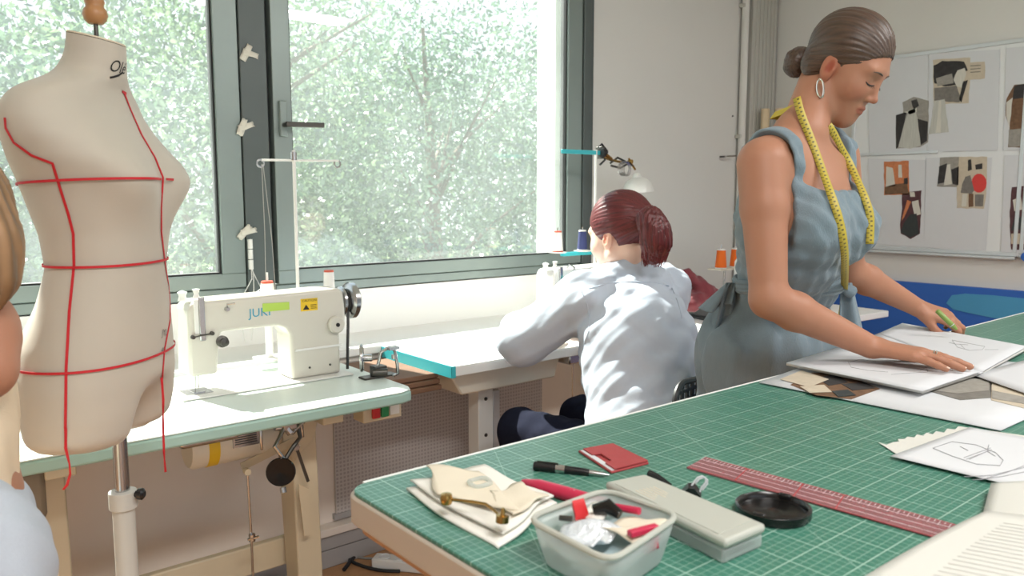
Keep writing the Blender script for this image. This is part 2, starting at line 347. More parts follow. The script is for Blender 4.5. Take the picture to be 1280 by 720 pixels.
# ------------------------------------------------------------------ smooth solids: distance fields turned into one continuous skin
class Sdf:
    def __init__(s): s.ops = []; s.disp = None
    def cone(s, a, b, ra, rb=None, k=.012, op=1, flat=None):
        a = np.array(a, float); b = np.array(b, float); rb = ra if rb is None else rb
        if flat is not None: n = np.array(flat[0], float); n /= np.linalg.norm(n); flat = (n, flat[1])
        def f(P):
            if flat is not None:
                t = (P-a) @ (b-a)/max(1e-12, (b-a) @ (b-a)); off = (P-(a+np.clip(t, 0, 1)[:, None]*(b-a))) @ flat[0]
                P = P + np.outer(off*(flat[1]-1), flat[0])
            ba = b-a; t = np.clip((P-a) @ ba/max(1e-12, ba @ ba), 0, 1)
            d = np.sqrt(((P-a-t[:, None]*ba)**2).sum(1)) - (ra+(rb-ra)*t)
            return d/(flat[1]**.5 if flat is not None else 1)
        r = max(ra, rb); s.ops.append((f, k, op, np.minimum(a, b)-r, np.maximum(a, b)+r)); return s
    def ell(s, c, r, R=None, k=.012, op=1):
        c = np.array(c, float); r = np.array(r, float); R = np.eye(3) if R is None else np.array(R, float)   # rows of R: local axes
        def f(P):
            q = (P-c) @ R.T; k0 = np.sqrt(((q/r)**2).sum(1)); k1 = np.sqrt(((q/(r*r))**2).sum(1)); return k0*(k0-1)/np.maximum(k1, 1e-9)
        m = r.max(); s.ops.append((f, k, op, c-m, c+m)); return s
    def box(s, c, h, R=None, rr=.004, k=.006, op=1):
        c = np.array(c, float); h = np.array(h, float)-rr; R = np.eye(3) if R is None else np.array(R, float)
        def f(P):
            q = np.abs((P-c) @ R.T)-h; return np.sqrt((np.maximum(q, 0)**2).sum(1)) + np.minimum(q.max(1), 0) - rr
        m = np.linalg.norm(h)+rr; s.ops.append((f, k, op, c-m, c+m)); return s
    def ev(s, P, idx=None):
        d = np.full(len(P), 1.0)
        for i, (f, k, op, _, _) in enumerate(s.ops):
            if idx is not None and i not in idx: continue
            e = f(P)
            if op > 0: h = np.clip(.5+.5*(d-e)/k, 0, 1); d = d*(1-h)+e*h - k*h*(1-h)
            else: h = np.clip(.5-.5*(d+e)/k, 0, 1); d = d*(1-h)-e*h + k*h*(1-h)
        if s.disp is not None: d = d - s.disp(P)
        return d
    def mesh(s, h, pad=.012, B=12, zmin=None):
        lo = np.min([o[3] for o in s.ops if o[2] > 0], 0)-pad; hi = np.max([o[4] for o in s.ops if o[2] > 0], 0)+pad
        if zmin is not None: lo[2] = zmin
        nb = np.ceil((hi-lo)/h/B).astype(int)+1; n = nb*B
        Fd = np.ones(n, np.float32)
        bi = np.stack(np.meshgrid(*[np.arange(k) for k in nb], indexing='ij'), -1).reshape(-1, 3)
        cen = lo+(bi*B+B/2-.5)*h; Rd = B*h*.87
        per = np.stack([o[0](cen) for o in s.ops], 1); dc = s.ev(cen)
        g = np.stack(np.meshgrid(*[np.arange(B)]*3, indexing='ij'), -1).reshape(-1, 3)
        act = np.abs(dc) < Rd*1.25+.012
        for j, b in enumerate(bi):
            s0 = b*B; sl = tuple(slice(s0[a], s0[a]+B) for a in range(3))
            if not act[j]:
                if dc[j] < 0: Fd[sl] = -1
                continue
            idx = {i for i, o in enumerate(s.ops) if per[j, i] < Rd*1.3+o[1]*1.5+.01}
            if not idx: continue
            Fd[sl] = s.ev(lo+(s0+g)*h, idx).reshape(B, B, B)
        ins = Fd < 0
        a = [ins[i:n[0]-1+i, j:n[1]-1+j, k:n[2]-1+k] for i in (0,1) for j in (0,1) for k in (0,1)]
        al = a[0].copy(); an = a[0].copy()
        for q in a[1:]: al &= q; an |= q
        cells = np.argwhere(an & ~al); ids = np.full(n-1, -1, np.int32); ids[tuple(cells.T)] = np.arange(len(cells))
        V = np.zeros((len(cells), 3)); C = np.zeros(len(cells))
        off = [np.array((i, j, k)) for i in (0,1) for j in (0,1) for k in (0,1)]
        vals = [Fd[tuple((cells+o).T)].astype(float) for o in off]
        for i in range(8):
            for j in range(i+1, 8):
                if np.abs(off[i]-off[j]).sum() != 1: continue
                m = (vals[i] < 0) != (vals[j] < 0); t = np.where(m, vals[i]/np.where(m, vals[i]-vals[j], 1), 0)
                V += (off[i]+t[:, None]*(off[j]-off[i]))*m[:, None]; C += m
        V = lo+(cells+V/C[:, None])*h; Q = []
        for ax in range(3):
            sl0 = [slice(None)]*3; sl1 = [slice(None)]*3; sl0[ax] = slice(0, -1); sl1[ax] = slice(1, None)
            e = np.argwhere(ins[tuple(sl0)] != ins[tuple(sl1)]); u, v = (ax+1) % 3, (ax+2) % 3
            e = e[(e[:, u] > 0) & (e[:, v] > 0) & (e[:, u] < n[u]-1) & (e[:, v] < n[v]-1)]
            fl = ins[tuple(e.T)]; du = np.zeros(3, int); du[u] = 1; dv = np.zeros(3, int); dv[v] = 1
            q = np.stack([ids[tuple((e-du-dv).T)], ids[tuple((e-dv).T)], ids[tuple(e.T)], ids[tuple((e-du).T)]], 1)
            q[~fl] = q[~fl][:, ::-1]; Q.append(q)
        Q = np.concatenate(Q); Q = Q[(Q >= 0).all(1)]
        for _ in range(2):                                   # light smoothing
            E = np.concatenate([Q[:, [0,1]], Q[:, [1,2]], Q[:, [2,3]], Q[:, [3,0]]]); cnt = np.bincount(E[:, 0], minlength=len(V))+np.bincount(E[:, 1], minlength=len(V))
            A = np.stack([np.bincount(E[:, 0], V[E[:, 1], c], len(V))+np.bincount(E[:, 1], V[E[:, 0], c], len(V)) for c in range(3)], 1)/np.maximum(cnt, 1)[:, None]
            V = V*.5+A*.5
        return V, Q
    def build(s, name, m, parent, h=.003, paint=None, label=None, cat=None, group=None, **kw):
        V, Q = s.mesh(h, **kw); return raw(name, V, Q, m, parent, paint, label, cat, group)
def raw(name, V, Q, m, parent=None, paint=None, label=None, cat=None, group=None, smooth=True):
    me = bpy.data.meshes.new(name); k = Q.shape[1]
    o = bpy.data.objects.new(name, me); COL.objects.link(o); o.parent = parent
    if parent is not None:
        inv = np.array(wm(parent).inverted()); L = V @ inv[:3, :3].T + inv[:3, 3]
    else: L = V
    me.vertices.add(len(V)); me.vertices.foreach_set('co', L.astype(np.float32).ravel())
    me.loops.add(Q.size); me.loops.foreach_set('vertex_index', Q.astype(np.int32).ravel())
    me.polygons.add(len(Q)); me.polygons.foreach_set('loop_start', np.arange(0, Q.size, k, dtype=np.int32)); me.polygons.foreach_set('loop_total', np.full(len(Q), k, np.int32))
    me.update(calc_edges=True)
    if smooth: me.polygons.foreach_set('use_smooth', np.ones(len(Q), bool))
    c = np.ones((len(V), 4), np.float32)
    if paint is not None: c[:, :3] = paint(V)
    at = me.color_attributes.new('Col', 'FLOAT_COLOR', 'POINT'); at.data.foreach_set('color', c.ravel())
    me.materials.append(M[m]); return props(o, label, cat, group)
def bvh_of(o):
    me = o.data; mw = wm(o); return BVHTree.FromPolygons([mw @ v.co for v in me.vertices], [tuple(p.vertices) for p in me.polygons])
def frame(fwd, up=(0,0,1)):
    """rows: right, forward, up"""
    f = Vector(fwd).normalized(); r = f.cross(Vector(up)).normalized(); u = r.cross(f); return np.array([r, f, u])
def folds(seed, amp, dirs, warp=.02, freq=1.):
    r = np.random.default_rng(seed); ph = r.uniform(0, 6, (len(dirs), 4))
    def f(P):
        d = np.zeros(len(P))
        for i, (v, fr, a) in enumerate(dirs):
            wp = np.sin(P @ np.array((7., 5., 3.))+ph[i, 0])*1.6 + np.sin(P @ np.array((-9., 13., 6.))+ph[i, 1])*1.1
            fr = fr*2.3; x = np.sin(P @ np.array(v, float)*fr*freq + wp + ph[i, 2]); d += a*(np.abs(x)**1.0*np.sign(x)*.6 + .4*(1-np.abs(np.sin(P @ np.array(v, float)*fr*.5+wp*.7+ph[i, 3]))*2))
        return d*amp
    return f
# ================================================================== THE ROOM
ST = dict(kind='structure')
XR, YW, YL, CH = 4.25, 2.75, 2.44, 2.85
MB().box((-2.6, -3.5, -.05), (XR+.1, YW, 0)).build('floor', 'floor_wood', **ST)
MB().box((-2.6, -3.5, CH), (XR+.1, YW+.1, CH+.1)).build('ceiling', 'ceiling_white', **ST)
MB().box((XR, -3.5, 0), (XR+.12, YW+.2, CH)).build('wall_right', 'wall_white', **ST)
MB().box((-2.72, -3.5, 0), (-2.6, YW+.2, CH)).build('wall_left', 'wall_white', **ST)
MB().box((-2.6, -3.6, 0), (-1.9, -3.5, CH)).box((3.5, -3.6, 0), (XR, -3.5, CH)).box((-1.9, -3.6, 0), (3.5, -3.5, .1)).box((-1.9, -3.6, 2.7), (3.5, -3.5, CH)).build('wall_back', 'wall_white', **ST)  # unseen back wall, its wide opening added to let in fill light
WX0, WX1, WZ0, WZ1 = -2.0, 2.74, .93, 2.62
wf = thing('wall_front', None, None, (0, YW, 0), kind='structure')
MB().box((WX1, YW-.01, 0), (XR, YW+.2, CH)).build('wall_panel', 'wall_white', wf)
MB().box((-2.6, YW, 0), (WX0, YW+.2, CH)).box((WX0, YW, WZ1), (WX1, YW+.2, CH)).build('lintel', 'wall_white', wf)
wu = thing('wall_under_window', None, None, (0, YL, 0), kind='structure')
MB().box((-2.6, YW-.03, .60), (WX1, YW+.16, WZ0-.004)).build('sill_riser', 'sill_white', wu)
MB().box((-2.6, YL-.02, .730), (2.70, YW-.03, .758)).build('window_ledge', 'sill_white', wu, bevel=.004)
MB().box((-2.6, YL, .0), (2.70, YW, .729)).build('parapet', 'wall_low', wu)
# perforated cover of the heater between the two machine tables
hc = thing('radiator_cover', 'grey perforated heater cover on the low wall below the window ledge', 'heater cover', (1.62, YL-.01, .13))
MB().box((1.20, YL-.012, .17), (2.16, YL-.001, .70)).build('mesh_panel', 'perforated', hc)
for a, b in (((1.19, .16), (2.17, .18)), ((1.19, .69), (2.17, .71))): MB().box((a[0], YL-.018, a[1]), (b[0], YL-.001, b[1])).build('rim', 'trunking', hc)
# cable ducts that run at the foot of the wall
for i, (z0, z1, d) in enumerate(((.0, .065, .03), (.069, .118, .036), (.122, .15, .05))):
    MB().box((-2.5, YL-d, z0), (2.70, YL-.001, z1)).build('trim_%d' % (i+1), 'trunking' if i < 2 else 'wall_low', bevel=.003, **ST)
x = -2.5
# outer masonry that the sun strikes
MB().box((2.585, YW+.07, -.5), (3.4, YW+.20, 3.2)).build('facade_pier', 'facade', kind='structure')
MB().box((-2.2, YW+.075, .84), (2.6, YW+.26, .925)).build('outer_sill', 'facade', kind='structure')
def window(name, x0, x1, sash_l, sash_r, handle=False, light=False):
    """fixed frame members and a sash with its pane"""
    wd = thing(name, None, None, ((x0+x1)/2, YW, WZ0), kind='structure')
    yf = YW-.028
    MB().box((x0, yf, WZ0), (x1, YW+.05, WZ0+.035)).build('frame_sill', 'frame_grey', wd, bevel=.003)
    MB().box((x0, yf, WZ1-.04), (x1, YW+.05, WZ1)).build('frame_head', 'frame_grey', wd, bevel=.003)
    s = MB().box((x0+.004, yf-.018, WZ0+.039), (x1-.004, yf+.04, WZ0+.088)).box((x0+.004, yf-.018, WZ1-.11), (x1-.004, yf+.04, WZ1-.042))
    s.box((x0+.004, yf-.018, WZ0+.088), (x0+.004+sash_l, yf+.04, WZ1-.11)).box((x1-.004-sash_r, yf-.018, WZ0+.088), (x1-.004, yf+.04, WZ1-.11))
    s.build('sash', 'frame_grey', wd, bevel=.0025)
    g = MB(); a, b = x0+.004+sash_l, x1-.004-sash_r
    for lo, hi in (((a, WZ0+.088), (b, WZ0+.094)), ((a, WZ0+.094), (a+.006, WZ1-.11)), ((b-.006, WZ0+.094), (b, WZ1-.11))): g.box((lo[0], yf-.006, lo[1]), (hi[0], yf+.03, hi[1]))
    g.build('glazing_seal', 'rubber', wd)
    MB().box((a-.002, yf+.008, WZ0+.085), (b+.002, yf+.013, WZ1-.10)).build('pane', 'glass', wd)
    return wd, a, b, yf
w1, *_ = window('window_1', WX0, 1.022, .07, .082)
MB().box((1.022, YW-.05, WZ0), (1.116, YW+.06, WZ1)).build('trim_4', 'frame_dark', bevel=.003, **ST)
MB().box((1.116, YW-.018, WZ0), (1.132, YW+.05, WZ1)).build('trim_5', 'rubber', **ST)
w2, a2, b2, yf = window('window_2', 1.132, 2.655, .068, .09)
MB().box((2.655, YW-.055, WZ0), (2.70, YW+.06, WZ1)).box((2.70, YW-.03, WZ0), (2.742, YW+.06, WZ1)).build('trim_6', 'frame_dark', bevel=.003, **ST)
# lever handle of the right sash
hx, hz = 1.168, 1.545
hd = MB().box((hx-.014, yf-.034, hz-.05), (hx+.014, yf-.018, hz+.075)).build('handle_plate', 'frame_grey', w2, bevel=.004)
h2 = MB(); h2.tube([(hx, yf-.03, hz-.01), (hx, yf-.065, hz-.01)], .009, 10); h2.bar((hx-.008, yf-.068, hz-.01), (hx+.135, yf-.068, hz-.006), .014, .018)
h2.build('lever', 'steel_dark', hd, bevel=.004)
for wz in (1.08, 1.5):
    m = MB()
    for k in range(3): m.lathe([(.0, 0), (.0085, .001), (.0085, .034), (.0, .035)], (1.03, YW-.06, wz-.05+k*.036), n=12)
    if wz < 1.2: m.build('hinge', 'machine_white', w1)
# crossed bits of white masking tape on the dark window post
for i, (px, py, a1, a2_) in enumerate(((309, 66, 62, -12), (304, 159, 70, 20), (307, 290, 48, 10))):
    c = atY(px, py, YW-.053); t = thing('masking_tape', ['crossed white masking tape, topmost on the dark window post', 'crossed white masking tape, middle one on the dark window post', 'torn white masking tape, lowest on the dark window post above the white thread cone'][i], 'tape', c)
    for q, (an, ln, wd_) in enumerate(((a1, .060, .022), (a2_, .058, .020))):
        an = math.radians(an); ux = Vector((math.cos(an), 0, math.sin(an))); uy = Vector((-math.sin(an), 0, math.cos(an)))
        oo = c + Vector((0, -.001-q*.0016, 0)) + (ux*.012 if q else Vector((-.004, 0, 0)))
        m = MB(); m.grid(lambda u, v: oo + ux*((u-.5)*ln + (.002*math.sin(v*9+i) if u in (0, 1) else 0)) + uy*((v-.5)*wd_*(1+.12*math.sin(u*5+q))) - Vector((0, .004*math.sin(u*3.0+q)*(u > .5)*abs(u-.5)*4, 0)), 7, 4)
        m.build('strip', 'tape_white', t, solid=.0006)
# pipes and their casing in the corner
pc = thing('pipe_casing', 'grey grooved vertical pipe casing in the far corner of the room', 'casing', (4.10, 2.70, 0))
MB().box((3.99, 2.690, .0), (4.235, 2.739, CH-.01)).build('casing_board', 'pipe_grey', pc, bevel=.003)
for k in range(6): MB().box((4.02+k*.036, 2.684, .0), (4.034+k*.036, 2.690, CH-.01)).build('groove_bead', 'pipe_grey', pc, bevel=.002)
pp = thing('wall_pipe', 'pale vertical pipe running up the wall left of the grooved casing', 'pipe', (3.93, 2.70, 0))
MB().lathe([(.021, 0), (.021, CH-.01)], (3.945, 2.71, 0), n=16).build('tube', 'wall_white', pp)
for z in (.6, 1.62, 2.35): MB().box((3.918, 2.70, z), (3.972, 2.739, z+.022)).build('pipe_clip', 'pipe_grey', pp, bevel=.003)
c = atY(900, 196, YW-.01); hk = thing('wall_peg', 'small steel peg sticking out of the pale wall behind the standing woman', 'peg', c)
MB().tube([c+Vector((0, .012, 0)), c+Vector((0, -.045, .0)), ], .005, 8).build('pin', 'steel_dark', hk)
MB().bar(c+Vector((-.012, -.045, 0)), c+Vector((.085, -.045, .006)), .012, .010).build('bar', 'steel', hk, bevel=.002)
for (px, py) in ((916, 145), (955, 85)):
    c = atY(px, py, YW-.012); MB().lathe([(.0, -.002), (.006, -.002), (.004, .003), (0, .003)], c, (0, -1, 0), 10).build('screw', 'steel_dark', label='small screw head in the pale wall left of the pipe casing' if px == 916 else 'small screw head on the grooved pipe casing', cat='screw')
# ------------------------------------------------------------------ blue panel low on the right wall
bp_ = thing('blue_wall_panel', 'deep blue painted panel along the foot of the right wall', 'panel', (XR-.02, .6, 0))
MB().box((XR-.035, -1.8, 0), (XR-.001, 2.45, .838)).build('panel', 'blue_paint', bp_, bevel=.003)
pts = [atX(x, y, XR-.036) for x, y in ((1183,379),(1190,369),(1206,367),(1240,369),(1290,374),(1340,380),(1340,418),(1290,408),(1255,400),(1215,392),(1192,387))]
MB().prism([(p.y, p.z) for p in pts], (-.002, 0, 0), (XR-.036, 0, 0), (0,1,0), (0,0,1)).build('wave_shape', 'blue_light', bp_, label='lighter turquoise-blue rounded shape')
# ------------------------------------------------------------------ aluminium framed boards with collage sheets
def board(y0, y1, z0, z1, label):
    b = thing('pin_board', label, 'board', (XR-.02, (y0+y1)/2, z0), group=None)
    MB().box((XR-.020, y0+.012, z0+.012), (XR-.001, y1-.012, z1-.012)).build('backing', 'board_white', b)
    r = MB().box((XR-.026, y0, z0), (XR-.001, y1, z0+.020)).box((XR-.026, y0, z1-.020), (XR-.001, y1, z1)).box((XR-.026, y0, z0+.02), (XR-.001, y0+.018, z1-.02)).box((XR-.026, y1-.018, z0+.02), (XR-.001, y1, z1-.02))
    r.build('rim', 'board_alu', b, bevel=.002); return b
b1 = board(1.355, 2.20, 1.000, 2.02, 'aluminium framed white board of collage sheets behind the standing woman')
MB().box((XR-.034, 1.36, .985), (XR-.001, 2.19, .999)).build('pen_tray', 'board_alu', b1, bevel=.002)
MB().box((XR-.030, 1.74, 1.505), (XR-.0205, 2.19, 1.520)).build('mid_rail', 'board_alu', b1, bevel=.002)
b2_ = board(.45, 1.345, .995, 2.02, 'aluminium framed white board of collage sheets at the right edge')
MB().lathe([(.02, 0), (.022, .012), (.0, .014)], (XR-.026, 1.31, 1.003), (-1, 0, 0), 20).build('magnet', 'blue_paint', label='round blue magnet on the lower rim of the right board', cat='magnet')
XS = XR-.022
def sheet(pxs, label, group='collage sheets on the boards'):
    """thin sheet whose corners lie on the board"""
    p = [atX(x, y, XS) for x, y in pxs]; t = thing('collage_sheet', label, 'sheet', (XS, sum(q.y for q in p)/4, min(q.z for q in p)))
    MB().prism([(q.y, q.z) for q in p], (-.0015, 0, 0), (XS, 0, 0), (0,1,0), (0,0,1)).build('page', 'paper', t)
    return t
SEEDC = [0]
def cut(t, px, m, name='cutting', lift=1, jag=.6, parent=None):
    """a cutting pasted on a sheet; px is its outline, jag roughens the scissor cut"""
    SEEDC[0] += 1; r = random.Random(SEEDC[0]); out = []
    for i in range(len(px)):
        a = px[i]; b = px[(i+1) % len(px)]; n = max(1, int(math.dist(a, b)/6))
        for k in range(n):
            f = k/n; out.append((a[0]+(b[0]-a[0])*f + (r.uniform(-jag, jag) if k else 0), a[1]+(b[1]-a[1])*f + (r.uniform(-jag, jag) if k else 0)))
    p = [atX(x, y, XS-.0015) for x, y in out]
    return MB().prism([(q.y, q.z) for q in p], (-.0006, 0, 0), (XS-.0015-.0005*(lift-1), 0, 0), (0,1,0), (0,0,1)).build(name, m, parent or t, smooth=False)
s = sheet(((1084,78),(1160,67),(1158,190),(1087,192)), 'upper left collage sheet with one black and white gown cutting')
a = cut(s, ((1128,128),(1142,121),(1161,126),(1160,178),(1150,184),(1120,186),(1120,144),(1129,142)), 'print_mid')
cut(s, ((1120,144),(1134,139),(1123,184),(1120,186)), 'print_dark', 'print_patch', 2, .3, a); cut(s, ((1146,148),(1160,152),(1159,176),(1150,182)), 'print_dark', 'print_patch', 2, .3, a)
cut(s, ((1136,138),(1144,136),(1147,148),(1151,182),(1138,186),(1123,184),(1130,156)), 'print_skirt', 'gown_print', 3, .3, a); cut(s, ((1130,140),(1138,138),(1145,133),(1146,140),(1138,143)), 'print_light', 'print_patch', 3, .3, a)
cut(s, ((1139,126),(1146,124),(1149,132),(1142,137)), 'print_dark', 'print_patch', 3, .3, a)
s = sheet(((1162,67),(1250,62),(1247,188),(1160,190)), 'upper middle collage sheet with a large grey figure cutting')
a = cut(s, ((1166,75),(1213,72),(1211,129),(1183,130),(1167,132)), 'print_tan')
cut(s, ((1167,82),(1178,76),(1205,77),(1210,88),(1200,92),(1196,106),(1180,108),(1168,104)), 'print_dark', 'print_patch', 2, .8, a); cut(s, ((1197,88),(1206,85),(1208,92),(1203,110),(1196,108),(1192,100)), 'print_light', 'print_patch', 3, .5, a)
cut(s, ((1170,98),(1190,92),(1192,104),(1172,108)), 'print_mid', 'print_patch', 3, .5, a); cut(s, ((1168,110),(1196,107),(1202,126),(1198,128),(1168,126)), 'print_grey', 'print_patch', 3, .5, a); cut(s, ((1204,102),(1210,100),(1202,128),(1199,124)), 'print_dark', 'print_patch', 3, .2, a)
a = cut(s, ((1168,126),(1181,124),(1186,165),(1161,168)), 'print_skirt', 'cutting', 4); cut(s, ((1174,126),(1177,126),(1176,166),(1170,166)), 'print_light', 'print_patch', 5, .2, a)
a = cut(s, ((1209,79),(1231,77),(1231,98),(1211,100)), 'print_tan', 'caption_cutting', 2)
for q in (82, 86, 90): cut(s, ((1213,q),(1226,q-1),(1226,q),(1213,q+1)), 'print_grey', 'text_line', 3, 0, a)
s = sheet(((1085,198),(1157,200),(1155,309),(1090,305)), 'lower left collage sheet with an orange print above a dark skirt figure')
a = cut(s, ((1105,202),(1136,201),(1137,243),(1105,244)), 'print_orange'); cut(s, ((1108,208),(1116,210),(1119,232),(1107,234)), 'print_light', 'print_patch', 2, .4, a); cut(s, ((1123,206),(1127,206),(1128,222),(1123,222)), 'print_light', 'print_patch', 2, .2, a)
cut(s, ((1106,234),(1120,230),(1134,228),(1136,242),(1106,243)), 'print_brown', 'print_patch', 2, .4, a); cut(s, ((1130,223),(1135,222),(1135,230),(1130,230)), 'print_dark', 'print_patch', 3, .2, a)
a = cut(s, ((1128,240),(1152,238),(1150,292),(1138,299),(1126,292),(1125,280),(1127,266)), 'print_plum'); cut(s, ((1140,252),(1148,250),(1151,268),(1143,270)), 'print_light', 'print_patch', 2, .3, a); cut(s, ((1137,240),(1143,240),(1144,246),(1138,246)), 'print_light', 'print_patch', 2, .3, a)
cut(s, ((1134,250),(1139,252),(1130,272),(1127,276)), 'print_orange', 'print_patch', 2, .3, a); cut(s, ((1138,268),(1146,267),(1149,292),(1138,297),(1126,290),(1130,279)), 'print_black', 'skirt_print', 3, .3, a)
s = sheet(((1158,197),(1240,197),(1232,316),(1155,309)), 'lower middle collage sheet with a red circle print')
a = cut(s, ((1175,197),(1200,196),(1198,234),(1171,233),(1174,222)), 'print_mid'); cut(s, ((1174,208),(1184,204),(1181,228),(1172,230)), 'print_dark', 'print_patch', 2, .4, a); cut(s, ((1184,206),(1188,205),(1190,230),(1180,232)), 'print_light', 'print_patch', 3, .3, a); cut(s, ((1189,212),(1199,208),(1198,232),(1191,230)), 'print_dark', 'print_patch', 2, .4, a)
a = cut(s, ((1199,196),(1234,196),(1233,242),(1230,261),(1196,260),(1197,216)), 'print_tan', lift=2); cut(s, ((1210,200),(1214,199),(1215,212),(1210,214)), 'print_dark', 'print_patch', 3, .2, a); cut(s, ((1219,206),(1228,204),(1228,211),(1220,212)), 'print_dark', 'print_patch', 3, .2, a)
cut(s, [(1224+9.5*math.cos(k*.45), 229+12*math.sin(k*.45)) for k in range(14)], 'print_red', 'red_circle', 4, 0, a); cut(s, ((1207,221),(1213,219),(1218,238),(1215,242),(1201,241),(1203,230)), 'print_grey', 'print_patch', 5, .3, a)
cut(s, ((1203,243),(1209,242),(1208,258),(1202,258)), 'print_light', 'print_patch', 4, .2, a); cut(s, ((1211,242),(1217,242),(1217,258),(1211,259)), 'print_brown', 'print_patch', 4, .2, a); cut(s, ((1219,243),(1230,243),(1229,258),(1219,258)), 'print_grey', 'print_patch', 4, .2, a)
s = sheet(((1258,60),(1330,54),(1330,186),(1254,188)), 'upper collage sheet on the right board with a brown draped figure')
a = cut(s, ((1258,124),(1268,106),(1285,104),(1310,108),(1310,186),(1260,184),(1262,160),(1257,145)), 'print_brown'); cut(s, ((1268,108),(1280,105),(1300,108),(1300,120),(1266,124)), 'print_dark', 'print_patch', 2, .5, a); cut(s, ((1258,128),(1266,122),(1262,160),(1258,145)), 'print_light', 'print_patch', 2, .4, a); cut(s, ((1261,162),(1300,160),(1300,184),(1261,183)), 'print_mid', 'print_patch', 2, .6, a)
s = sheet(((1256,194),(1330,192),(1330,328),(1251,318)), 'lower collage sheet on the right board with a dark crowded print')
a = cut(s, ((1265,234),(1300,231),(1310,312),(1264,312),(1262,270)), 'print_plum'); cut(s, ((1266,250),(1276,246),(1278,262),(1268,264)), 'print_light', 'print_patch', 2, .5, a); cut(s, ((1268,272),(1290,270),(1290,286),(1264,288)), 'print_black', 'print_patch', 2, .5, a); cut(s, ((1264,292),(1300,292),(1300,306),(1264,305)), 'print_tan', 'print_patch', 2, .5, a)
# ================================================================== OUTSIDE
MB().box((-40, 3.4, -4.2), (60, 90, -4.0)).build('outdoor_ground', 'grass', kind='structure')
def leafy(n, rad, seed, size, inner=.25):
    r = np.random.default_rng(seed); d = r.normal(size=(n, 3)); d /= np.linalg.norm(d, axis=1)[:, None]
    q = r.uniform(inner, 1, n)**.6; lump = 1+.16*np.sin(d[:, 0]*7+seed)*np.cos(d[:, 2]*6)+.12*np.sin(d[:, 1]*11+d[:, 2]*9)
    C = d*q[:, None]*lump[:, None]*np.array(rad)
    a = r.normal(size=(n, 3)); a /= np.linalg.norm(a, axis=1)[:, None]; b = np.cross(a, r.normal(size=(n, 3))); b /= np.linalg.norm(b, axis=1)[:, None]
    s = size*r.uniform(.6, 1.3, n)[:, None]
    V = np.stack([C-a*s, C+b*s*.45, C+a*s, C-b*s*.45], 1).reshape(-1, 3); Q = np.arange(4*n).reshape(-1, 4); col = np.repeat(r.uniform(0, 1, n)**1.3, 4)
    return V, Q, col
def tree(x, y, zc, rad, n, seed, m, label, size=.058, lean=0.):
    t = thing('tree', label, 'tree', (x, y, -4), group=None); rr = random.Random(seed)
    V, Q, col = leafy(n, rad, seed, size); o = raw('foliage', V+np.array((x, y, zc)), Q, m, t, smooth=False); props(o, kind='stuff')
    c = np.ones((len(V), 4), np.float32); c[:, :3] = col[:, None]; o.data.color_attributes['Col'].data.foreach_set('color', c.ravel())
    b = MB(); top = Vector((x+lean, y, zc+rad[2]*.7)); b.tube([(x, y, -4), (x+lean*.2, y, -1), (x+lean*.5, y, zc-rad[2]*.3), top], [.22, .16, .12, .03], 8); b.build('trunk', 'wood_leaf_trunk', t)
    for k in range(9):
        f = rr.uniform(.35, .85); p = Vector((x+lean*f*.8, y, -4+(zc+rad[2]*.6+4)*f)); an = rr.uniform(0, 6.28); L = rr.uniform(.4, .85)
        e = p+Vector((math.cos(an)*rad[0]*L, math.sin(an)*rad[1]*L, rad[2]*rr.uniform(.2, .5)))
        MB().tube([p, p.lerp(e, .5)+Vector((0, 0, .1)), e], [.055, .035, .01], 5).build('branch', 'wood_leaf_trunk', t)
tree(-1.2, 11.5, 1.3, (3.4, 2.4, 4.0), 21000, 3, 'leaf_b', 'tall leafy tree outside, seen behind the dress form')
tree(3.6, 10.6, 1.5, (3.2, 2.4, 4.1), 21000, 4, 'leaf_a', 'pale birch-like tree outside, straight behind the right window', lean=.6)
tree(8.2, 11.8, 1.4, (3.3, 2.5, 4.0), 21000, 5, 'leaf_b', 'leafy tree outside, at the right side of the right window', lean=-.5)
tree(12.6, 12.6, 1.5, (3.4, 2.6, 4.2), 8000, 7, 'leaf_a', 'leafy tree outside, farthest right beyond the window', .09)
for i, (x, y, zc, s_) in enumerate(((.8, 15.5, .6, 8), (6.0, 16.5, .9, 9), (11.5, 17.5, .8, 10))):
    tree(x, y, zc, (4.2, 2.6, 5.2), 16000, s_, 'leaf_a' if i == 1 else 'leaf_b', ['second-row tree outside between the window post and the dress form', 'second-row tree outside showing through gaps in the middle of the right window', 'second-row tree outside showing through gaps at the right of the right window'][i], .10)
hs = thing('house', 'white building outside low beyond the trees, at the lower edge of the left window', 'building', (1.4, 24, -4))
MB().box((-6, 24, -4), (5.2, 30, 1.2)).build('wall', 'house_white', hs)
MB().box((-6.3, 23.7, 1.2), (5.5, 30.3, 1.5)).build('roof', 'facade', hs)
for x in (-4.5, -2.5, -.5, 1.5, 3.5):
    f = MB().box((x-.6, 23.95, -1.6), (x+.6, 24.02, .2)).build('window_frame', 'facade', hs); MB().box((x-.52, 23.92, -1.52), (x+.52, 23.95, .12)).build('pane', 'house_glass', f)
# housings made up for the added fill lights, unseen above the picture
for i, (x, y) in enumerate(((0.2, -0.6), (2.6, -0.6))):
    t = thing('ceiling_light', ['long ceiling light fitting over the left half of the room', 'long ceiling light fitting over the right half of the room'][i], 'lamp', (x, y, 2.76), group='ceiling fittings')
    MB().box((x-.62, y-.17, 2.75), (x+.62, y+.17, 2.85)).build('housing', 'machine_white', t, bevel=.004)
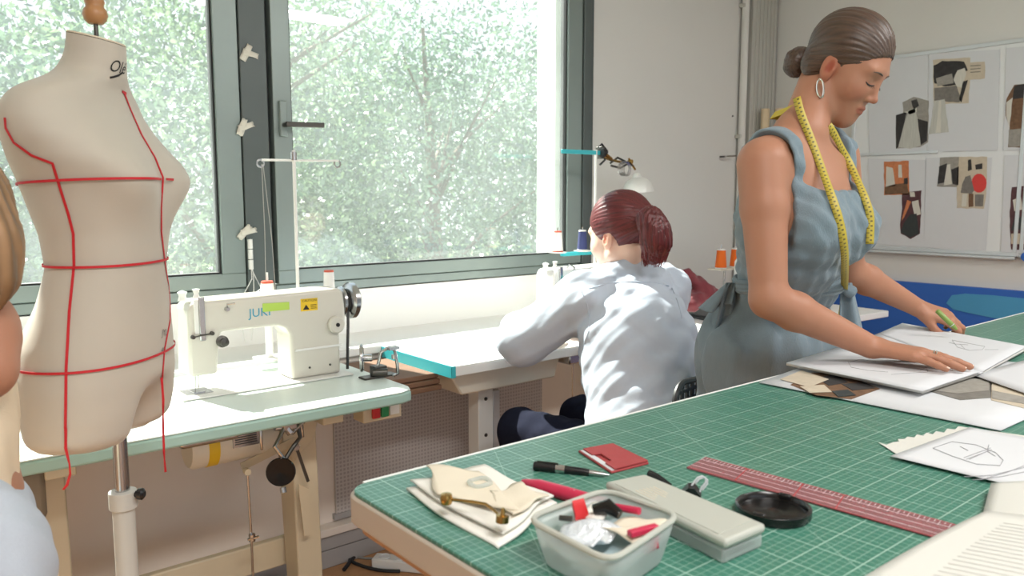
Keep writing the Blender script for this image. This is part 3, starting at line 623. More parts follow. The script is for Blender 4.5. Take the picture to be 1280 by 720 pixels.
# ================================================================== MACHINE TABLES
# ---- first table, mint top, under the window at the left
TZ = .75; FY = 1.815
t1 = thing('sewing_table', 'mint-topped industrial sewing table under the window at the left', 'table', (.45, 2.1, 0))
def slab(x0, x1, y0, y1, z0, z1, r):
    p = [(x0, y0), (x1-r, y0), (x1-r*.3, y0+r*.3), (x1, y0+r), (x1, y1), (x0, y1)]; return MB().prism(p, (0, 0, z1-z0), (0, 0, z0))
slab(-.25, 1.156, FY, 2.40, TZ-.034, TZ-.004, .05).build('table_edge', 'mint_edge', t1, bevel=.006)
slab(-.248, 1.154, FY+.002, 2.398, TZ-.004, TZ, .05).build('table_top', 'mint_top', t1, bevel=.002)
for x in (.265, .90):
    l = MB(); l.prism([(2.02, .03), (2.10, .03), (2.165, TZ-.035), (2.05, TZ-.035)], (.075, 0, 0), (x-.02, 0, 0), (0,1,0), (0,0,1)); lg = l.build('leg', 'table_beige', t1, bevel=.005)
    MB().bar((x+.018, 1.84, .028), (x+.018, 2.36, .028), .07, .052).build('foot', 'table_beige', lg, bevel=.014)
    MB().bar((x+.018, 1.86, TZ-.05), (x+.018, 2.36, TZ-.05), .06, .03).build('top_bracket', 'table_beige', lg, bevel=.003)
MB().box((.32, 2.135, .20), (.90, 2.16, .285)).build('crossbar', 'table_beige', t1, bevel=.004)
m = MB().box((.06, 1.86, .60), (.255, 2.2, TZ-.036)); m.build('drawer_box', 'drawer_brown', t1, bevel=.012)
# switch box under the right corner
sb = MB().box((1.02, 1.885, TZ-.090), (1.142, 1.945, TZ-.037)).build('switch_box', 'table_beige', t1, bevel=.003)
for x, m_ in ((1.045, 'red_btn'), (1.073, 'green_btn')): MB().box((x, 1.876, TZ-.080), (x+.024, 1.886, TZ-.048)).build('button', m_, sb, bevel=.003)
MB().box((1.102, 1.88, TZ-.078), (1.132, 1.886, TZ-.048)).build('label_plate', 'machine_white', sb)
# motor under the top
mo = MB().lathe([(.0, 0), (.052, 0), (.058, .01), (.058, .19), (.05, .21), (.05, .23), (.0, .23)], (.60, 2.06, .635), (1, 0, 0), 28).build('motor', 'table_cream', t1)
MB().lathe([(.0595, 0), (.0595, .028)], (.640, 2.06, .635), (1, 0, 0), 28).build('warning_band', 'yellow_label', mo)
MB().box((.70, 1.998, .628), (.77, 2.004, .668)).build('type_plate', 'steel', mo)
m = MB()
for z in (.636, .642, .648, .654, .660): m.box((.705, 1.9965, z), (.763, 1.999, z+.002))
m.build('type_lines', 'ink_black', mo)
MB().box((.555, 1.95, TZ-.085), (.70, 2.18, TZ-.045)).build('oil_pan', 'steel', mo, bevel=.008)
MB().prism([(.84, .70), (.97, .70), (.94, .60), (.88, .545), (.85, .60)], (0, .012, 0), (0, 2.03, 0), (1,0,0), (0,0,1)).build('belt_guard', 'table_beige', mo, bevel=.003)
m = MB()
for a, b, r in (((.70,1.97,.70),(.86,1.95,.71),.008),((.80,1.95,.71),(.83,1.93,.66),.012),((.83,1.93,.66),(.90,1.95,.70),.007),((.79,1.94,.68),(.87,1.95,.665),.009),((.86,1.94,.71),(.865,1.94,.64),.006),((.755,1.95,.68),(.757,1.95,.625),.004)): m.tube([a, b], r, 8)
m.box((.81, 1.925, .672), (.845, 1.96, .712)); m.build('linkage', 'steel', t1, bevel=.002)
# knee lifter: bent rod and round black pad
kp = atY(351, 590, 1.90)
m = MB(); m.tube([(.83, 1.94, .70), (.80, 1.93, .66), (.775, 1.91, .64), (kp.x+.012, 1.905, kp.z+.03)], .0055, 8); kr = m.build('knee_rod', 'steel', t1)
m = MB(); m.tube([(.85, 1.945, .69), (.855, 1.93, .645), (.825, 1.92, .62), (kp.x+.02, 1.912, kp.z+.028)], .006, 8); m.build('knee_rod', 'steel_dark', t1)
MB().lathe([(.0, -.010), (.022, -.010), (.035, -.006), (.038, 0), (.036, .006), (.0, .004)], kp, (-.45, -.88, .08), 28).build('knee_pad', 'black_gloss', kr)
MB().lathe([(.0, 0), (.008, 0), (.008, .014), (.0, .014)], kp+Vector((.004, 0, -.042)), (0, -.3, -1), 10).build('wing_nut', 'steel', kr)
# treadle rod with its plate
rp_ = atY(309, 588, 2.0)
MB().tube([rp_, (rp_.x+.004, 2.0, .36), (rp_.x+.004, 2.0, .06)], .0035, 8).build('treadle_rod', 'steel', t1)
m = MB(); m.bar((rp_.x-.008, 2.02, rp_.z+.006), (rp_.x+.15, 2.03, rp_.z+.045), .004, .022); m.lathe([(.0, 0), (.009, 0), (.009, .016), (0, .016)], (rp_.x, 2.01, rp_.z-.004), (0, -1, 0), 10); m.build('rod_bracket', 'table_beige', t1)
m = MB(); m.tube([(rp_.x+.004, 1.995, .365), (rp_.x+.004, 1.995, .385)], .009, 8); m.tube([(rp_.x-.01, 1.99, .375), (rp_.x+.02, 1.99, .375)], .004, 6); m.build('rod_joint', 'steel', t1)
m = MB(); m.bar((.872, 2.0, .60), (.905, 2.0, .49), .005, .008); m.build('stay', 'steel_dark', t1); m = MB(); m.tube([(.868, 2.0, .60), (.868, 1.985, .60)], .010, 8); m.build('stay_bolt', 'steel', t1)
MB().prism([(0, 0), (.03, -.02), (.03, -.15), (.012, -.155), (0, -.02)], (0, .005, 0), (.905-.03, 1.995, .49), (1,0,0), (0,0,1)).build('stay_plate', 'table_beige', t1)
MB().box((.15, 1.9, .03), (.62, 2.12, .045), None).build('treadle', 'steel_dark', t1, bevel=.004)
# ---- second table with turquoise rim
t2 = thing('sewing_table', 'white sewing table with turquoise edging in front of the seated woman', 'table', (2.0, 2.2, 0))
Z2 = .752; A, B_ = (1.388, 1.985), (2.56, 2.417)
MB().box((A[0], A[1], Z2-.034), (B_[0], B_[1], Z2-.003)).build('table_edge', 'machine_white', t2, bevel=.003)
MB().box((A[0]+.001, A[1]+.001, Z2-.003), (B_[0], B_[1], Z2)).build('table_top', 'sill_white', t2)
MB().box((A[0]-.003, A[1]-.003, Z2-.036), (A[0]+.001, B_[1], Z2+.0015)).build('edge_band', 'turq', t2, label='turquoise edging strip')
MB().box((A[0]-.003, A[1]-.004, Z2-.036), (A[0]+.012, A[1]+.0, Z2+.0015)).build('edge_band', 'turq', t2)
MB().prism([(.0, 0), (.50, 0), (.47, -.085), (.055, -.085)], (0, .14, 0), (1.425, 2.06, Z2-.036), (1,0,0), (0,0,1)).build('drawer', 'table_cream', t2, bevel=.006)
c = Vector((1.68, 2.1, 0))
lg = MB().box((1.60, 2.13, .05), (1.665, 2.19, Z2-.12)).build('leg', 'machine_white', t2, bevel=.003); MB().box((1.668, 2.135, .05), (1.70, 2.185, Z2-.15)).build('inner_column', 'board_alu', lg, bevel=.003)
MB().box((1.58, 1.95, .0), (1.72, 2.38, .05)).build('foot', 'machine_white', lg, bevel=.01)
for z in (.58, .45, .32): MB().lathe([(.0, 0), (.007, 0), (.006, .003), (0, .003)], (1.632, 2.13, z), (0, -1, 0), 10).build('bolt', 'steel_dark', lg)
lg = MB().box((2.38, 2.13, .05), (2.445, 2.19, Z2-.036)).build('leg', 'machine_white', t2, bevel=.003); MB().box((2.34, 1.95, .0), (2.48, 2.38, .05)).build('foot', 'machine_white', lg, bevel=.01)
MB().box((1.93, 2.02, Z2-.075), (2.12, 2.22, Z2-.037)).build('oil_pan', 'steel', t2, bevel=.006)
MB().tube([(1.985, 2.06, Z2-.07), (1.985, 2.06, .08)], .003, 6).build('treadle_rod', 'steel', t2)
# wood offcuts lying on the ledge between the tables
for k in range(3):
    z = .664+k*.018
    MB().box((1.175, 2.06+.01*k, z), (1.40, 2.40, z+.016)).build('board', 'wood_ply', t2, bevel=.002, label='dark plywood strip of the shelf at the table end')
# ---- a machine, built from the needle end at local x = 0
def machine(name, label, loc, accents=False):
    r = thing(name, label, 'sewing machine', loc); x0 = Vector(loc)
    def P(*v): return [x0+Vector(q) for q in v]
    def W(mb, n, m, p=r, **k): mb.v = [x0+Vector(q) for q in mb.v]; return mb.build(n, m, p, **k)
    prof = [(0,.055),(.004,.24),(.02,.256),(.44,.262),(.455,.25),(.46,.20),(.46,.155),(.44,.15),(.44,.006),(.285,.006),(.285,.135),(.272,.158),(.25,.168),(.09,.168),(.082,.15),(.075,.055)]
    W(MB().prism(prof, (0, .105, 0), (0, 0, 0), (1,0,0), (0,0,1)), 'body', 'machine_cream' if not accents else 'machine_white', bevel=.009, seg=3)
    W(MB().box((-.03, -.035, .0005), (.465, .15, .006)), 'bed_plate', 'machine_white', bevel=.003)
    W(MB().box((.018, -.004, .17), (.030, .001, .262)), 'take_up_guard', 'machine_white', bevel=.002)
    W(MB().box((.030, -.006, .15), (.046, -.001, .268)), 'take_up_cover', 'steel', bevel=.003)
    W(MB().lathe([(.0, 0), (.012, 0), (.009, .012), (.013, .022), (.0, .028)], (.006, .05, .256), n=14), 'oil_cap', 'machine_white')
    W(MB().lathe([(.0, 0), (.009, 0), (.006, .012), (.010, .024), (.0, .026)], (.036, .03, .262), n=14), 'thread_post', 'machine_white')
    W(MB().lathe([(.0, 0), (.016, 0), (.006, .004), (.016, .008), (.005, .012), (.011, .016), (.011, .026), (0, .028)], (.088, -.001, .143), (0, -1, 0), 20), 'tension_dial', 'steel_dark')
    W(MB().lathe([(.0, 0), (.006, 0), (.005, .01), (0, .01)], (.062, -.001, .168), (0, -1, 0), 10).lathe([(.0, 0), (.006, 0), (.005, .01), (0, .01)], (.012, -.001, .163), (0, -1, 0), 10).tube([(.012, -.006, .163), (.035, -.008, .166), (.062, -.006, .168)], .002, 6), 'thread_guide', 'steel_dark')
    W(MB().tube([(.105, -.006, .235), (.10, -.02, .245), (.12, -.022, .246)], .0025, 6).lathe([(.0, 0), (.007, 0), (.005, .012), (0, .012)], (.105, 0, .23), (0, -1, 0), 10), 'thread_hook', 'steel')
    W(MB().tube([(.022, .03, .06), (.022, .03, .02)], .004, 8).tube([(.022, .03, .02), (.022, .03, .006)], .0015, 6), 'needle_bar', 'steel')
    W(MB().tube([(.034, .04, .06), (.034, .04, .016)], .003, 8).box((.012, .01, .006), (.042, .055, .010)), 'presser_foot', 'steel')
    W(MB().box((-.01, .0, .0062), (.06, .07, .008)), 'needle_plate', 'steel')
    hw = W(MB().lathe([(.0, 0), (.040, 0), (.046, .004), (.046, .012), (.036, .018), (.036, .026), (.050, .030), (.056, .036), (.056, .050), (.046, .058), (.020, .060), (.018, .066), (.0, .066)], (.461, .052, .215), (1, 0, 0), 36), 'handwheel', 'steel' if not accents else 'machine_white')
    W(MB().lathe([(.0372, 0), (.0372, .008)], (.479, .052, .215), (1, 0, 0), 32), 'drive_belt', 'black_plastic', hw)
    bl = [(.483, .052-.036*math.cos(a), .215+.036*math.sin(a)) for a in (math.radians(k) for k in (100, 60, 20, -20, -50))]+[(.478, .020, .15), (.470, .01, .09), (.466, .008, .012)]
    W(MB().tube(bl, .0045, 6), 'belt', 'black_plastic', hw)
    W(MB().prism([(.002, .0), (.150, 0), (.150, .006), (.006, .006)], (0, -.004, 0), (.293, .0005, .088), (1,0,0), (0,0,1)), 'panel_lip', 'machine_white')
    dl = W(MB().lathe([(.0, 0), (.026, 0), (.026, .012), (.022, .016), (.0, .016)], (.425, -.001, .155), (0, -1, 0), 28), 'stitch_dial', 'machine_cream')
    W(MB().lathe([(.0, 0), (.006, 0), (.006, .003), (.0, .003)], (.425, -.017, .155), (0, -1, 0), 12), 'dial_center', 'ink_black', dl)
    for x in (.34, .405): W(MB().lathe([(.0, 0), (.0035, 0), (.003, .002), (0, .002)], (x, 0, .035), (0, -1, 0), 10), 'screw', 'steel_dark')
    if not accents:
        W(MB().prism([(0, 0), (.078, .0), (.078, .022), (0, .024)], (0, -.0012, 0), (.205, -.0006, .212), (1,0,0), (0,0,1)), 'green_sticker', 'green_label')
        ys = W(MB().prism([(0, 0), (.052, 0), (.052, .036), (0, .036)], (0, -.001, 0), (.318, -.0002, .203), (1,0,0), (0,0,1)), 'caution_sticker', 'yellow_label')
        lettering('caution_text', 'CAUTION', .010, x0+Vector((.344, -.0014, .233)), (1,0,0), (0,0,1), 'ink_black', ys)
        W(MB().prism([(0, 0), (.020, 0), (.010, .015)], (0, -.0004, 0), (.324, -.0013, .207), (1,0,0), (0,0,1)).box((.348, -.0017, .219), (.366, -.0013, .2205)).box((.348, -.0017, .214), (.366, -.0013, .2155)).box((.348, -.0017, .209), (.366, -.0013, .2105)), 'caution_symbol', 'ink_black', ys)
        lettering('maker_lettering', 'JUKI', .034, x0+Vector((.197, -.0002, .211)), (1,0,0), (0,0,1), 'ink_teal', r)
    return r
m1 = machine('sewing_machine', 'cream industrial sewing machine with green and yellow stickers on the mint table', (.635, 2.12, TZ))
m2 = machine('sewing_machine', 'white sewing machine with turquoise guard in front of the seated woman', (1.985, 2.17, Z2), True)
c = Vector((1.985, 2.17, Z2))
MB().tube([c+Vector(q) for q in ((.02,-.03,.10),(.02,-.03,.205),(.035,-.03,.222),(.20,-.03,.226),(.22,-.03,.21))], .007, 8).build('arm_guard', 'turq', m2, label='turquoise tubular guard')
MB().tube([c+Vector(q) for q in ((.08,.02,.25),(.085,.0,.275),(.10,-.01,.262),(.095,-.01,.235))], .004, 8).build('thread_loop', 'steel', m2)
# bobbin winder beside the first machine
bw = thing('bobbin_winder', 'small steel bobbin winder with a spoked wheel beside the handwheel', 'bobbin winder', (1.13, 2.02, TZ))
b0 = Vector((1.105, 2.045, TZ+.058)); m = MB(); ax = Vector((.86, -.5, 0)).normalized(); sd = Vector((-ax.y, ax.x, 0))
m.tube([b0+(sd*math.cos(a)+Vector((0, 0, 1))*math.sin(a))*.036 for a in [k*math.pi/12 for k in range(25)]], .006, 8, cap=False)
for k in range(6): a = k*math.pi/3; m.tube([b0, b0+(sd*math.cos(a)+Vector((0, 0, 1))*math.sin(a))*.034], .004, 6)
m.lathe([(0, -.006), (.011, -.006), (.011, .030), (0, .030)], b0, ax, 14); m.build('wheel', 'steel', bw)
m = MB(); m.box((1.09, 2.0, TZ+.0005), (1.20, 2.04, TZ+.006)).box((1.125, 2.0, TZ+.006), (1.165, 2.035, TZ+.035)).lathe([(.0, 0), (.012, 0), (.012, .045), (0, .045)], (1.12, 2.01, TZ+.018), (.86, -.5, 0), 12)
m.build('bracket', 'steel_dark', bw, bevel=.002)
m = MB(); m.tube([(1.14, 2.015, TZ+.03), (1.15, 2.01, TZ+.075), (1.17, 2.0, TZ+.088), (1.185, 1.99, TZ+.08), (1.19, 1.985, TZ+.04), (1.192, 1.985, TZ+.010), (1.175, 1.985, TZ+.004)], .005, 8); m.box((1.165, 1.985, TZ+.082), (1.20, 2.01, TZ+.090)); m.lathe([(0,0),(.009,0),(.009,.012),(0,.012)], (1.184, 1.99, TZ+.055), (0, 0, 1), 10); m.build('arm', 'steel', bw)
# thread stand and cones of the first table
def cone(loc, label, m='thread_white', h=.085, r0=.026, r1=.019, red=True, group=None):
    t = thing('thread_cone', label, 'thread', loc, group=group); l = Vector(loc)
    MB().lathe([(r0*.9, .003), (r0, .006), (r1, h-.004), (r1*.85, h-.002)], l, n=24).build('thread', m, t)
    MB().lathe([(.004, 0), (r0*1.02, 0), (r0*1.0, .005), (.004, .005)], l, n=20).build('base_ring', 'cone_red' if red else 'machine_white', t)
    MB().lathe([(.004, h-.003), (r1*1.02, h-.003), (r1*.9, h+.003), (.004, h+.003)], l, n=20).build('top_ring', 'cone_red' if red else 'machine_white', t)
    return t
s1 = thing('thread_stand', 'thin white thread stand with a cross arm behind the cream machine', 'thread stand', (.88, 2.33, TZ))
pb = atY(373, 380, 2.33); top = atY(370, 192, 2.33); hk = atY(327, 200, 2.33); rr_ = atY(423, 201, 2.33)
MB().tube([(pb.x, 2.33, TZ), (pb.x, 2.33, top.z+.01)], .0055, 10).build('pole', 'machine_white', s1)
MB().tube([(hk.x, 2.33, hk.z), (rr_.x, 2.33, rr_.z)], .0035, 8).build('cross_arm', 'machine_white', s1)
for q in (hk, rr_): MB().tube([q+Vector((.011*math.cos(a)-.004, 0, .011*math.sin(a)-.010)) for a in [k*math.pi/6 for k in range(13)]], .0028, 6, cap=False).build('eyelet', 'steel', s1)
MB().lathe([(.0, -.012), (.010, -.012), (.010, .012), (0, .012)], (pb.x, 2.33, top.z-.008), n=12).build('clamp', 'steel', s1)
c1 = atY(335, 383, 2.33); c2 = atY(412, 377, 2.33)
MB().box((c1.x-.04, 2.29, .782), (c2.x+.04, 2.37, .788)).tube([(c1.x, 2.33, .79), (c1.x, 2.33, c1.z+.095+.01)], .004, 8).build('spool_tray', 'machine_white', s1)
MB().box((pb.x-.03, 2.30, TZ+.0005), (pb.x+.03, 2.36, TZ+.01)).build('base', 'steel', s1)
zt = .789
cone((c1.x, 2.33, c1.z-.0), 'white thread cone directly in front of the dark window post', h=.076); cone((c2.x, 2.33, c2.z), 'white thread cone with red ends right of the thread stand pole', h=.100, r0=.020, r1=.016)
MB().tube([(c1.x, 2.33, zt), (c1.x, 2.33, c1.z-.001)], .012, 10).tube([(c2.x, 2.33, zt), (c2.x, 2.33, c2.z-.001)], .012, 10).build('spool_riser', 'machine_white', s1)
m = MB()
e = hk+Vector((0, 0, -.012)); m.tube([e, atY(331, 290, 2.32), (c1.x-.004, 2.33, c1.z+.08)], .0011, 5); m.tube([e+Vector((.004, 0, 0)), atY(340, 300, 2.30), atY(345, 372, 2.22)], .0011, 5)
m.build('loose_thread', 'cable_grey', label='grey threads running down from the stand eyelet to the machine', cat='thread')
q0 = Vector((1.03, YW-.062, 1.035)); m = MB(); m.tube([q0, (1.035, 2.66, 1.0), (.97, 2.45, .99), (.87, 2.25, 1.0)], .0018, 6); m.tube([q0, (1.02, 2.66, 1.0), (.96, 2.62, .93), (.95, 2.60, .87), (.95, 2.55, .80)], .0018, 6); m.tube([q0+Vector((.004, 0, 0)), (1.03, 2.67, 1.0), (1.0, 2.60, .90), (.98, 2.58, .80)], .0018, 6)
m.build('cord', 'machine_white', label='white cords tied to the window hinge behind the cream machine', cat='cord')
# stand and cones of the second machine
s2 = thing('thread_stand', 'turquoise thread stand with a spool tray beside the right window frame', 'thread stand', (2.40, 2.42, Z2))
tp = atY(745, 190, 2.50); q = Vector((tp.x, 2.50, 0))
MB().tube([(q.x, 2.50, .760), (q.x, 2.50, tp.z+.01)], .006, 10).build('pole', 'machine_white', s2)
al = atY(702, 189, 2.5); MB().bar((al.x, 2.50, al.z), (q.x+.03, 2.50, tp.z-.003), .010, .018).build('cross_arm', 'turq', s2, bevel=.002)
MB().lathe([(0, 0), (.020, 0), (.022, .012), (0, .014)], (q.x+.022, 2.49, tp.z-.002), (1, 0, 0), 16).build('clamp_knob', 'black_plastic', s2)
tr = atY(702, 318, 2.5); MB().bar((tr.x-.0, 2.50, tr.z), (q.x+.01, 2.50, tr.z), .016, .016).build('tray_arm', 'turq', s2)
tz = tr.z+.012
for px, lbl, m_, rr0 in ((697, 'white thread cone on the turquoise stand against the bright window', 'thread_white', .024), (728, 'navy thread cone on the turquoise stand by the seated woman', 'thread_navy', .023)):
    cx = atY(px, 300, 2.5).x; MB().lathe([(0, 0), (.038, 0), (.040, .004), (0, .004)], (cx, 2.5, tz-.004), n=24).build('spool_tray', 'machine_white', s2); MB().tube([(cx, 2.5, tz), (cx, 2.5, tz+.105)], .0025, 6).build('spool_pin', 'steel', s2)
    cone((cx, 2.5, tz+.0002), lbl, m_, h=.088, r0=rr0, r1=rr0*.75, red=m_ == 'thread_white')
# desk lamp
lp = thing('desk_lamp', 'white bell-shaped work lamp on a jointed arm above the seated woman', 'lamp', (2.79, 2.58, 1.30))
L = lambda x, y, Y=2.52: atY(x, y, Y)
MB().box((L(748, 190).x, 2.50, L(748, 190).z-.03), (L(748, 190).x+.02, 2.54, L(748, 190).z+.025)).build('clamp', 'steel_dark', lp, bevel=.004)
MB().lathe([(.006, -.03), (.012, -.03), (.012, .0), (.006, 0)], L(752, 190), (0, 1, 0), 14).tube([L(748, 184), L(752, 180), L(757, 186), L(756, 200), L(750, 206)], .005, 8).build('clamp_hook', 'black_plastic', lp)
MB().tube([L(752, 196), L(764, 200), L(778, 203)], .006, 8).tube([L(757, 193), L(764, 199)], .009, 8).build('bracket', 'brass', lp)
m = MB(); m.tube([L(763, 204), L(772, 197), L(784, 203), L(792, 208)], .005, 8).tube([L(764, 207), L(775, 210), L(788, 203)], .005, 8); m.build('arm', 'steel_dark', lp)
m = MB()
for k in range(7): m.tube([L(779+k*.9+7*math.cos(a)*(1-k*.06), 211+9*math.sin(a), 2.50+.003*k) for a in [j*math.pi/8 for j in range(17)]], .0016, 5, cap=False)
m.build('coiled_wire', 'steel', lp)
MB().tube([L(786, 198), L(790, 206), L(794, 212)], .005, 8).lathe([(0,-.01),(.010,-.01),(.010,.01),(0,.01)], L(788, 202), (0,1,0), 12).build('shade_joint', 'brass', lp)
ax = Vector((-.08, .05, 1)).normalized(); lc = L(796, 216)
sh = MB().lathe([(a_*1.38, b_*1.38) for a_, b_ in ((.008, .0), (.014, -.004), (.018, -.016), (.034, -.024), (.046, -.038), (.052, -.056), (.054, -.068), (.0515, -.068), (.044, -.038), (.03, -.026), (.0, -.024))], lc, ax, 36).build('lamp_shade', 'machine_white', lp)
MB().lathe([(.0, 0), (.012, .0), (.020, -.018), (.014, -.034), (.0, -.038)], lc-ax*.024, ax, 16).build('bulb', 'eye_white', sh)
# ---- third machine table, far right behind the women
t3 = thing('sewing_table', 'white topped table with a round hole in its side, behind the seated woman', 'table', (3.0, 2.1, 0))
MB().prism([(2.50, 1.765), (3.7, 1.70), (3.75, 2.55), (2.77, 2.58), (2.73, 2.40), (2.62, 2.1)], (0, 0, .03), (0, 0, .72)).build('table_top', 'sill_white', t3, bevel=.004)
MB().box((2.64, 1.93, .30), (3.5, 1.95, .72)).box((2.64, 1.95, .30), (2.66, 2.4, .72)).build('side_panel', 'table_beige', t3, bevel=.003)
c = atY(875, 437, 1.93); MB().lathe([(.0, 0), (.046, 0), (.046, .004), (.038, .005), (.036, .001), (.0, .001)], c, (0, -1, 0), 28).build('cable_hole', 'black_plastic', t3)
for x, y in ((2.7, 2.0), (3.45, 2.0)): MB().box((x-.03, y-.03, 0), (x+.03, y+.03, .30)).build('leg', 'table_beige', t3, bevel=.003)
m3 = machine('sewing_machine', 'pale sewing machine mostly hidden behind the standing woman', (3.06, 2.02, .75), True)
s3 = thing('thread_stand', 'small wire spool shelf carrying two orange thread cones', 'thread stand', (3.2, 2.3, .75))
o1 = atY(901, 335, 2.3); o2 = atY(919, 335, 2.3)
MB().box((o1.x-.05, 2.26, o1.z-.008), (o2.x+.06, 2.34, o1.z-.003)).build('shelf', 'table_cream', s3); MB().tube([(o1.x+.03, 2.3, .751), (o1.x+.03, 2.3, o1.z-.008)], .005, 8).build('pole', 'steel', s3)
for q, lb in ((o1, 'orange thread cone, left one on the wire shelf'), (o2, 'orange thread cone, right one, partly hidden by the standing woman')):
    MB().tube([(q.x, 2.3, o1.z-.004), (q.x, 2.3, o1.z+.115)], .0025, 6).build('spool_pin', 'steel', s3); cone((q.x, 2.3, o1.z-.002), lb, 'thread_orange', h=.092, r0=.028, r1=.021, red=False)
# grey laptop and cloths on it
q = atZ(880, 393, .765); lt = thing('laptop', 'closed dark grey laptop lying on the far white table', 'laptop', (q.x, q.y, .7505), math.radians(-8))
R_ = Matrix.Rotation(math.radians(-10), 3, 'Z')
MB().box((-.17, -.11, 0), (.17, .12, .012), R_, (2.96, 2.12, .7505)).build('base', 'laptop_grey', lt, bevel=.004); MB().box((-.17, -.11, .013), (.17, .12, .021), R_, (2.96, 2.12, .7505)).build('screen_lid', 'laptop_grey', lt, bevel=.004)
def crumple(name, c, r, seed, m, label, pts=None, h=.25):
    rr = np.random.default_rng(seed); ph = rr.uniform(0, 6, 12)
    def f(u, v):
        a = u*2*math.pi; k = v; R1 = (1-.0*k)
        rad = math.cos(k*math.pi/2)**.6; z = math.sin(k*math.pi/2)
        n = .22*math.sin(3*a+ph[0]+2*k)+.12*math.sin(7*a+ph[1]+5*k)+.07*math.sin(11*a+ph[2]-6*k)
        s = 1+n; return Vector((c[0]+r[0]*rad*s*math.cos(a), c[1]+r[1]*rad*s*math.sin(a), c[2]+r[2]*z*(1+.25*math.sin(5*a+ph[3])*(1-k))))
    return MB().grid(f, 49, 14).build(name, m, label=label, cat='cloth', ang=180, solid=.002)
crumple('folded_cloth', (3.03, 2.38, .7515), (.17, .13, .06), 2, 'pale_blue_cloth', 'pale blue crumpled cloth under the maroon one on the far table')
def maroon():
    S = Sdf(); q = lambda x, y, d: np.array(atD(x, y, d))
    for a, b, ra, rb in (((858,341,3.42),(846,374,3.40),.022,.045),((858,342,3.42),(886,366,3.40),.022,.040),((834,361,3.45),(852,350,3.42),.014,.030),((892,366,3.40),(864,380,3.36),.020,.040),((850,372,3.40),(884,374,3.42),.045,.038),((846,346,3.45),(870,350,3.44),.022,.026)):
        S.cone(q(*a), q(*b), ra, rb, .015)
    S.disp = folds(31, .010, (((.8, -.6, .3), 55, 1.), ((.5, .4, .9), 48, .9), ((-.4, .2, 1), 80, .5)))
    return S.build('folded_cloth', 'maroon', None, .006, None, 'dark maroon cloth heaped on the far table behind the seated woman', 'cloth')
maroon()
# pasteboard tubes leaning in the corner
for i, (px, py, Xv, ln) in enumerate(((957, 136, 4.05, .0), (974, 136, 4.05, .14))):
    p = atX(px, py, Xv); b = Vector((p.x+.02, p.y+.02, 0)) if i == 0 else Vector((p.x+.02, p.y-.25, 0))
    t = thing('pattern_roll', ['upright pasteboard roll in the corner behind the standing woman', 'slanting pasteboard roll beside the upright one in the corner'][i], 'roll', b)
    d = (p-b).normalized(); L_ = (p-b).length
    MB().lathe([(.024, 0), (.024, L_), (.019, L_), (.019, L_-.05)], b+d*.0, d, 20).build('tube', 'cream_tube', t)
# ================================================================== CABLES AND POWER STRIP on the floor
fl = lambda x, y, z=.006: atZ(x, y, z)
pst = fl(512, 712, .0); ps = thing('power_strip', 'white power strip with a black plug on the floor under the tables', 'power strip', (pst.x, pst.y, 0))
dv = (fl(545, 716)-fl(485, 710)); dv.z = 0; dv.normalize(); sv = Vector((-dv.y, dv.x, 0)); pst.z = 0
pb_ = MB().bar(pst-dv*.13+Vector((0, 0, .02)), pst+dv*.13+Vector((0, 0, .02)), .055, .038).build('housing', 'machine_white', ps, bevel=.006)
for k in range(4):
    c = pst+dv*(-.09+.055*k)+Vector((0, 0, .039)); MB().lathe([(.0, .0), (.020, 0), (.020, .003), (.016, .003), (.016, .001), (0, .001)], c, n=20).build('socket', 'board_white', pb_)
c = pst+dv*.08+Vector((0, 0, .040)); MB().bar(c, c+Vector((0, 0, .05))+dv*.03, .04, .03).build('plug', 'black_plastic', ps, bevel=.004)
for pts, r, m_, lb in (
    (((430,712),(450,690),(480,682),(520,676),(560,668),(600,660)), .007, 'cable_black', 'thick black cable along the foot of the wall'),
    (((432,690),(440,702),(470,712),(500,714)), .006, 'cable_black', 'black cable from the table foot to the power strip'),
    (((428,660),(434,690),(450,697),(475,699),(487,706),(484,714)), .004, 'cable_grey', 'grey looping cable in front of the power strip'),
    (((505,712),(530,706),(553,701)), .006, 'cable_black', 'short black cable beyond the power strip')):
    P = [fl(x, y, .001+r) for x, y in pts]; sp = []
    for i in range(len(P)-1):
        p0 = P[max(i-1, 0)]; p1 = P[i]; p2 = P[i+1]; p3 = P[min(i+2, len(P)-1)]
        for k in range(6):
            t = k/6; sp.append(.5*((2*p1)+(p2-p0)*t+(2*p0-5*p1+4*p2-p3)*t*t+(3*p1-p0-3*p2+p3)*t**3))
    MB().tube(sp+[P[-1]], r, 8).build('cable', m_, label=lb, cat='cable')
c = atZ(240, 702, 0); MB().box((-.03, -.012, 0), (.03, .012, .018), Matrix.Rotation(.5, 3, 'Z'), c+Vector((0, 0, .001))).build('wall_clip', 'black_plastic', label='small black clip lying by the wall under the mint table', cat='clip', bevel=.004)
